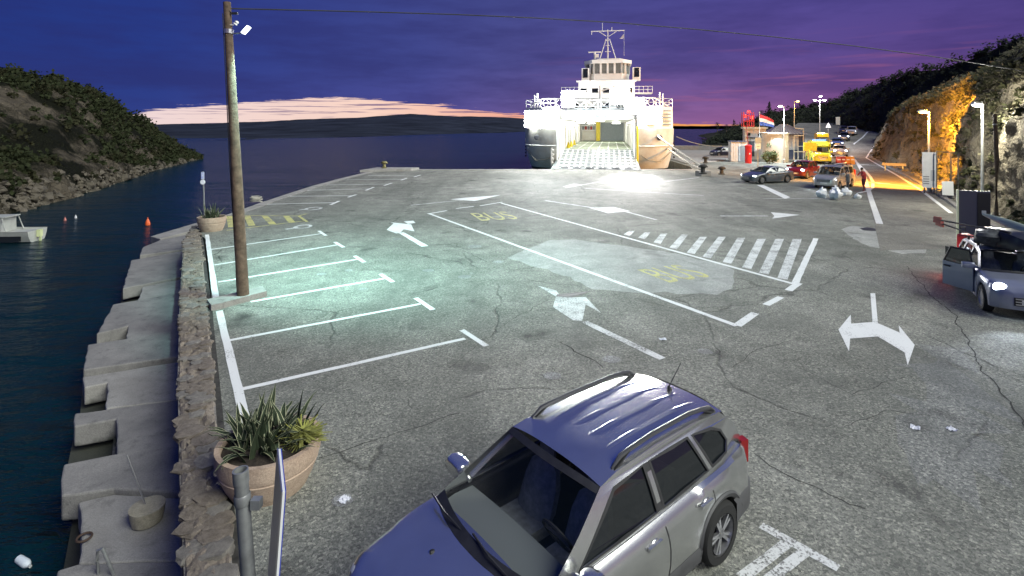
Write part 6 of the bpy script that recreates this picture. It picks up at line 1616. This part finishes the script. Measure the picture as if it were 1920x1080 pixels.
street_lamp('orange street lamp in front of the rock cut by the white board', (wx(1742, 40.5), 40.5, 0), 6.05, -.5, OR, 42000, 60, 140, (6.0, 12.0, 3.0))
street_lamp('white street lamp on a tall pole right of the orange one', (wx(1842, 31), 31, 0), 6.2, -.32, (1, .97, .82), 2800, 60, 165, globe=True)
wpl = thing('wooden_pole', 'bare dark wooden pole in front of the rock cut at far right', 'pole', (wx(1868, 28.5), 28.5, 0))
MB().path([(0, 0, -.1), (.02, 0, 3), (-.08, 0, 5.6)], [.12, .105, .085], 10).build('shaft', WOOD, wpl, smooth=True); MB().lathe([(.10, 0), (.10, .08)], (-.06, 0, 5.0), 10).build('steel_band', GALV, wpl)
# boards in front of the rock cut
wb = thing('white_board', 'tall white notice board on two legs below the orange lamp', 'sign', (wx(1743, 39.2), 39.2, 0), R(-24))
MB().box((0, 0, 1.75), (.88, .12, 2.6)).build('panel', mat('board_white2', (.66, .66, .68), .5, var=.06), wb)
for x in (-.3, .3): MB().box((x, .03, .25), (.09, .09, .5)).build('leg', FDARK, wb)
for k in range(4): MB().box((-.22, -.065, .75 + k * .17), (.36, .012, .07)).build('print_line', mat('print_grey', (.2, .2, .22), .6), wb)
MB().box((.18, -.065, 1.35), (.26, .012, .8)).build('print_block', mat('print_pale', (.42, .44, .48), .6), wb)
sbd = thing('small_board', 'small white sign leaning on the verge below the pipe frame', 'sign', (wx(1777, 36.5), 36.5, 0), R(-28))
MB().box((0, 0, .72), (.62, .05, .95), 0, Matrix.Rotation(R(-8), 3, 'X')).build('panel', mat('board_white3', (.62, .63, .63), .5), sbd); MB().box((-.2, .05, .15), (.05, .05, .3)).box((.2, .05, .15), (.05, .05, .3)).build('legs', FDARK, sbd)
pf = thing('scaffold_stand', 'dark pipe frame standing against the rock behind the small sign', 'frame', (wx(1778, 38), 38, 0), R(-30))
for a, b in (((-.65, 0, 0), (-.65, 0, 3.2)), ((.55, 0, 0), (.55, 0, 3.1)), ((-.65, 0, 3.15), (.55, 0, 3.05)), ((.55, 0, 3.0), (1.6, .4, 2.4)), ((-.65, 0, .45), (1.2, .2, .3)), ((.15, 0, .4), (.15, 0, 3.1))): MB().tube(a, b, .045, n=6).build('pipe', mat('frame_pipe', (.10, .09, .08), .6), pf)
gr_ = thing('guard_rail', 'short pale guard rail at the foot of the rock cut', 'barrier', (wx(1676, 60), 60, 0), R(-38))
MB().box((0, 0, .7), (2.2, .05, .3)).build('rail', mat('rail_pale', (.4, .36, .28), .6), gr_)
for x in (-.8, .8): MB().box((x, .05, .35), (.1, .08, .7)).build('post', GALV, gr_)
ib = thing('info_board', 'big dark panel with a pale edge standing behind the loaded car', 'board', tuple(G(1826, 470)), R(-22))
MB().box((0, 0, 1.25), (1.02, .07, 2.25)).build('panel', mat('panel_violet_grey', (.055, .055, .085), .35), ib)
MB().box((.30, -.04, 1.5), (.40, .012, 1.6)).build('dark_poster', mat('poster_black', (.015, .015, .018), .4), ib)
MB().box((-.53, -.02, 1.25), (.05, .12, 2.3)).build('edge_strip', mat('edge_cream', (.6, .62, .4), .5), ib)
for x in (-.4, .4): MB().box((x, .12, .1), (.08, .5, .08)).build('foot', DARKP, ib)
MB().box((.30, -.05, 1.55), (.14, .012, .12)).build('poster_mark', mat('poster_pale', (.4, .42, .45), .5), ib)
# bush at the right edge behind the car
rbh = thing('bush', 'dense green bush at the right edge behind the loaded car', 'bush', tuple(G(1930, 500)))
f_ = MB()
for _ in range(22): f_.leaves((random.uniform(-.5, .9), random.uniform(-.5, .5), random.uniform(.2, 1.5)), (.4, .4, .38), 70, .07, .2)
f_.build('foliage', LEAF2, rbh); MB().tube((0, 0, 0), (.05, 0, .9), .05, .02).build('stem', WOOD, rbh)

# ------------------------------------------------------------------ trees on the skyline
def conifer(label, px, y_top, y_bot, Y, w, slim):
    p = P(px, y_bot, Y); h = (y_bot - y_top) / F * Y
    t = thing('conifer_tree', label, 'tree', tuple(p), 0, 'dark trees on the skyline behind the huts')
    MB().tube((0, 0, -.6), (0, 0, h * .5), .14, .06, 7).build('trunk', WOOD, t)
    c = MB()
    for k in range(9 if slim else 8):
        u = (k + .5) / 9; rr = w * ((1 - u) ** .8 * (.6 + .4 * min(1, u * 5)) if slim else math.sin(math.pi * (.12 + .8 * u)) * random.uniform(.7, 1.1))
        c.leaves((random.uniform(-.1, .1) * w, 0, h * (.08 + .9 * u)), (rr, rr, h * .10), 70, h * .035, .1)
    c.build('crown', LEAF_D, t)
for i, a in enumerate(((1345, 228, 244, 190, 1.3, 0), (1362, 232, 244, 190, 1.2, 0), (1376, 224, 242, 185, 1.6, 1), (1428, 205, 222, 170, 1.5, 0), (1442, 190, 220, 165, 1.5, 1), (1556, 182, 198, 160, 1.3, 0))):
    conifer(('leftmost small dark tree on the skyline right of the ferry', 'second small dark tree on the skyline right of the ferry', 'pointed dark tree just left of the red harbour light', 'rounded dark tree on the skyline above the flag', 'tall slim cypress on the skyline above the flag', 'small dark tree on the ridge right of the floodlight mast')[i], *a)
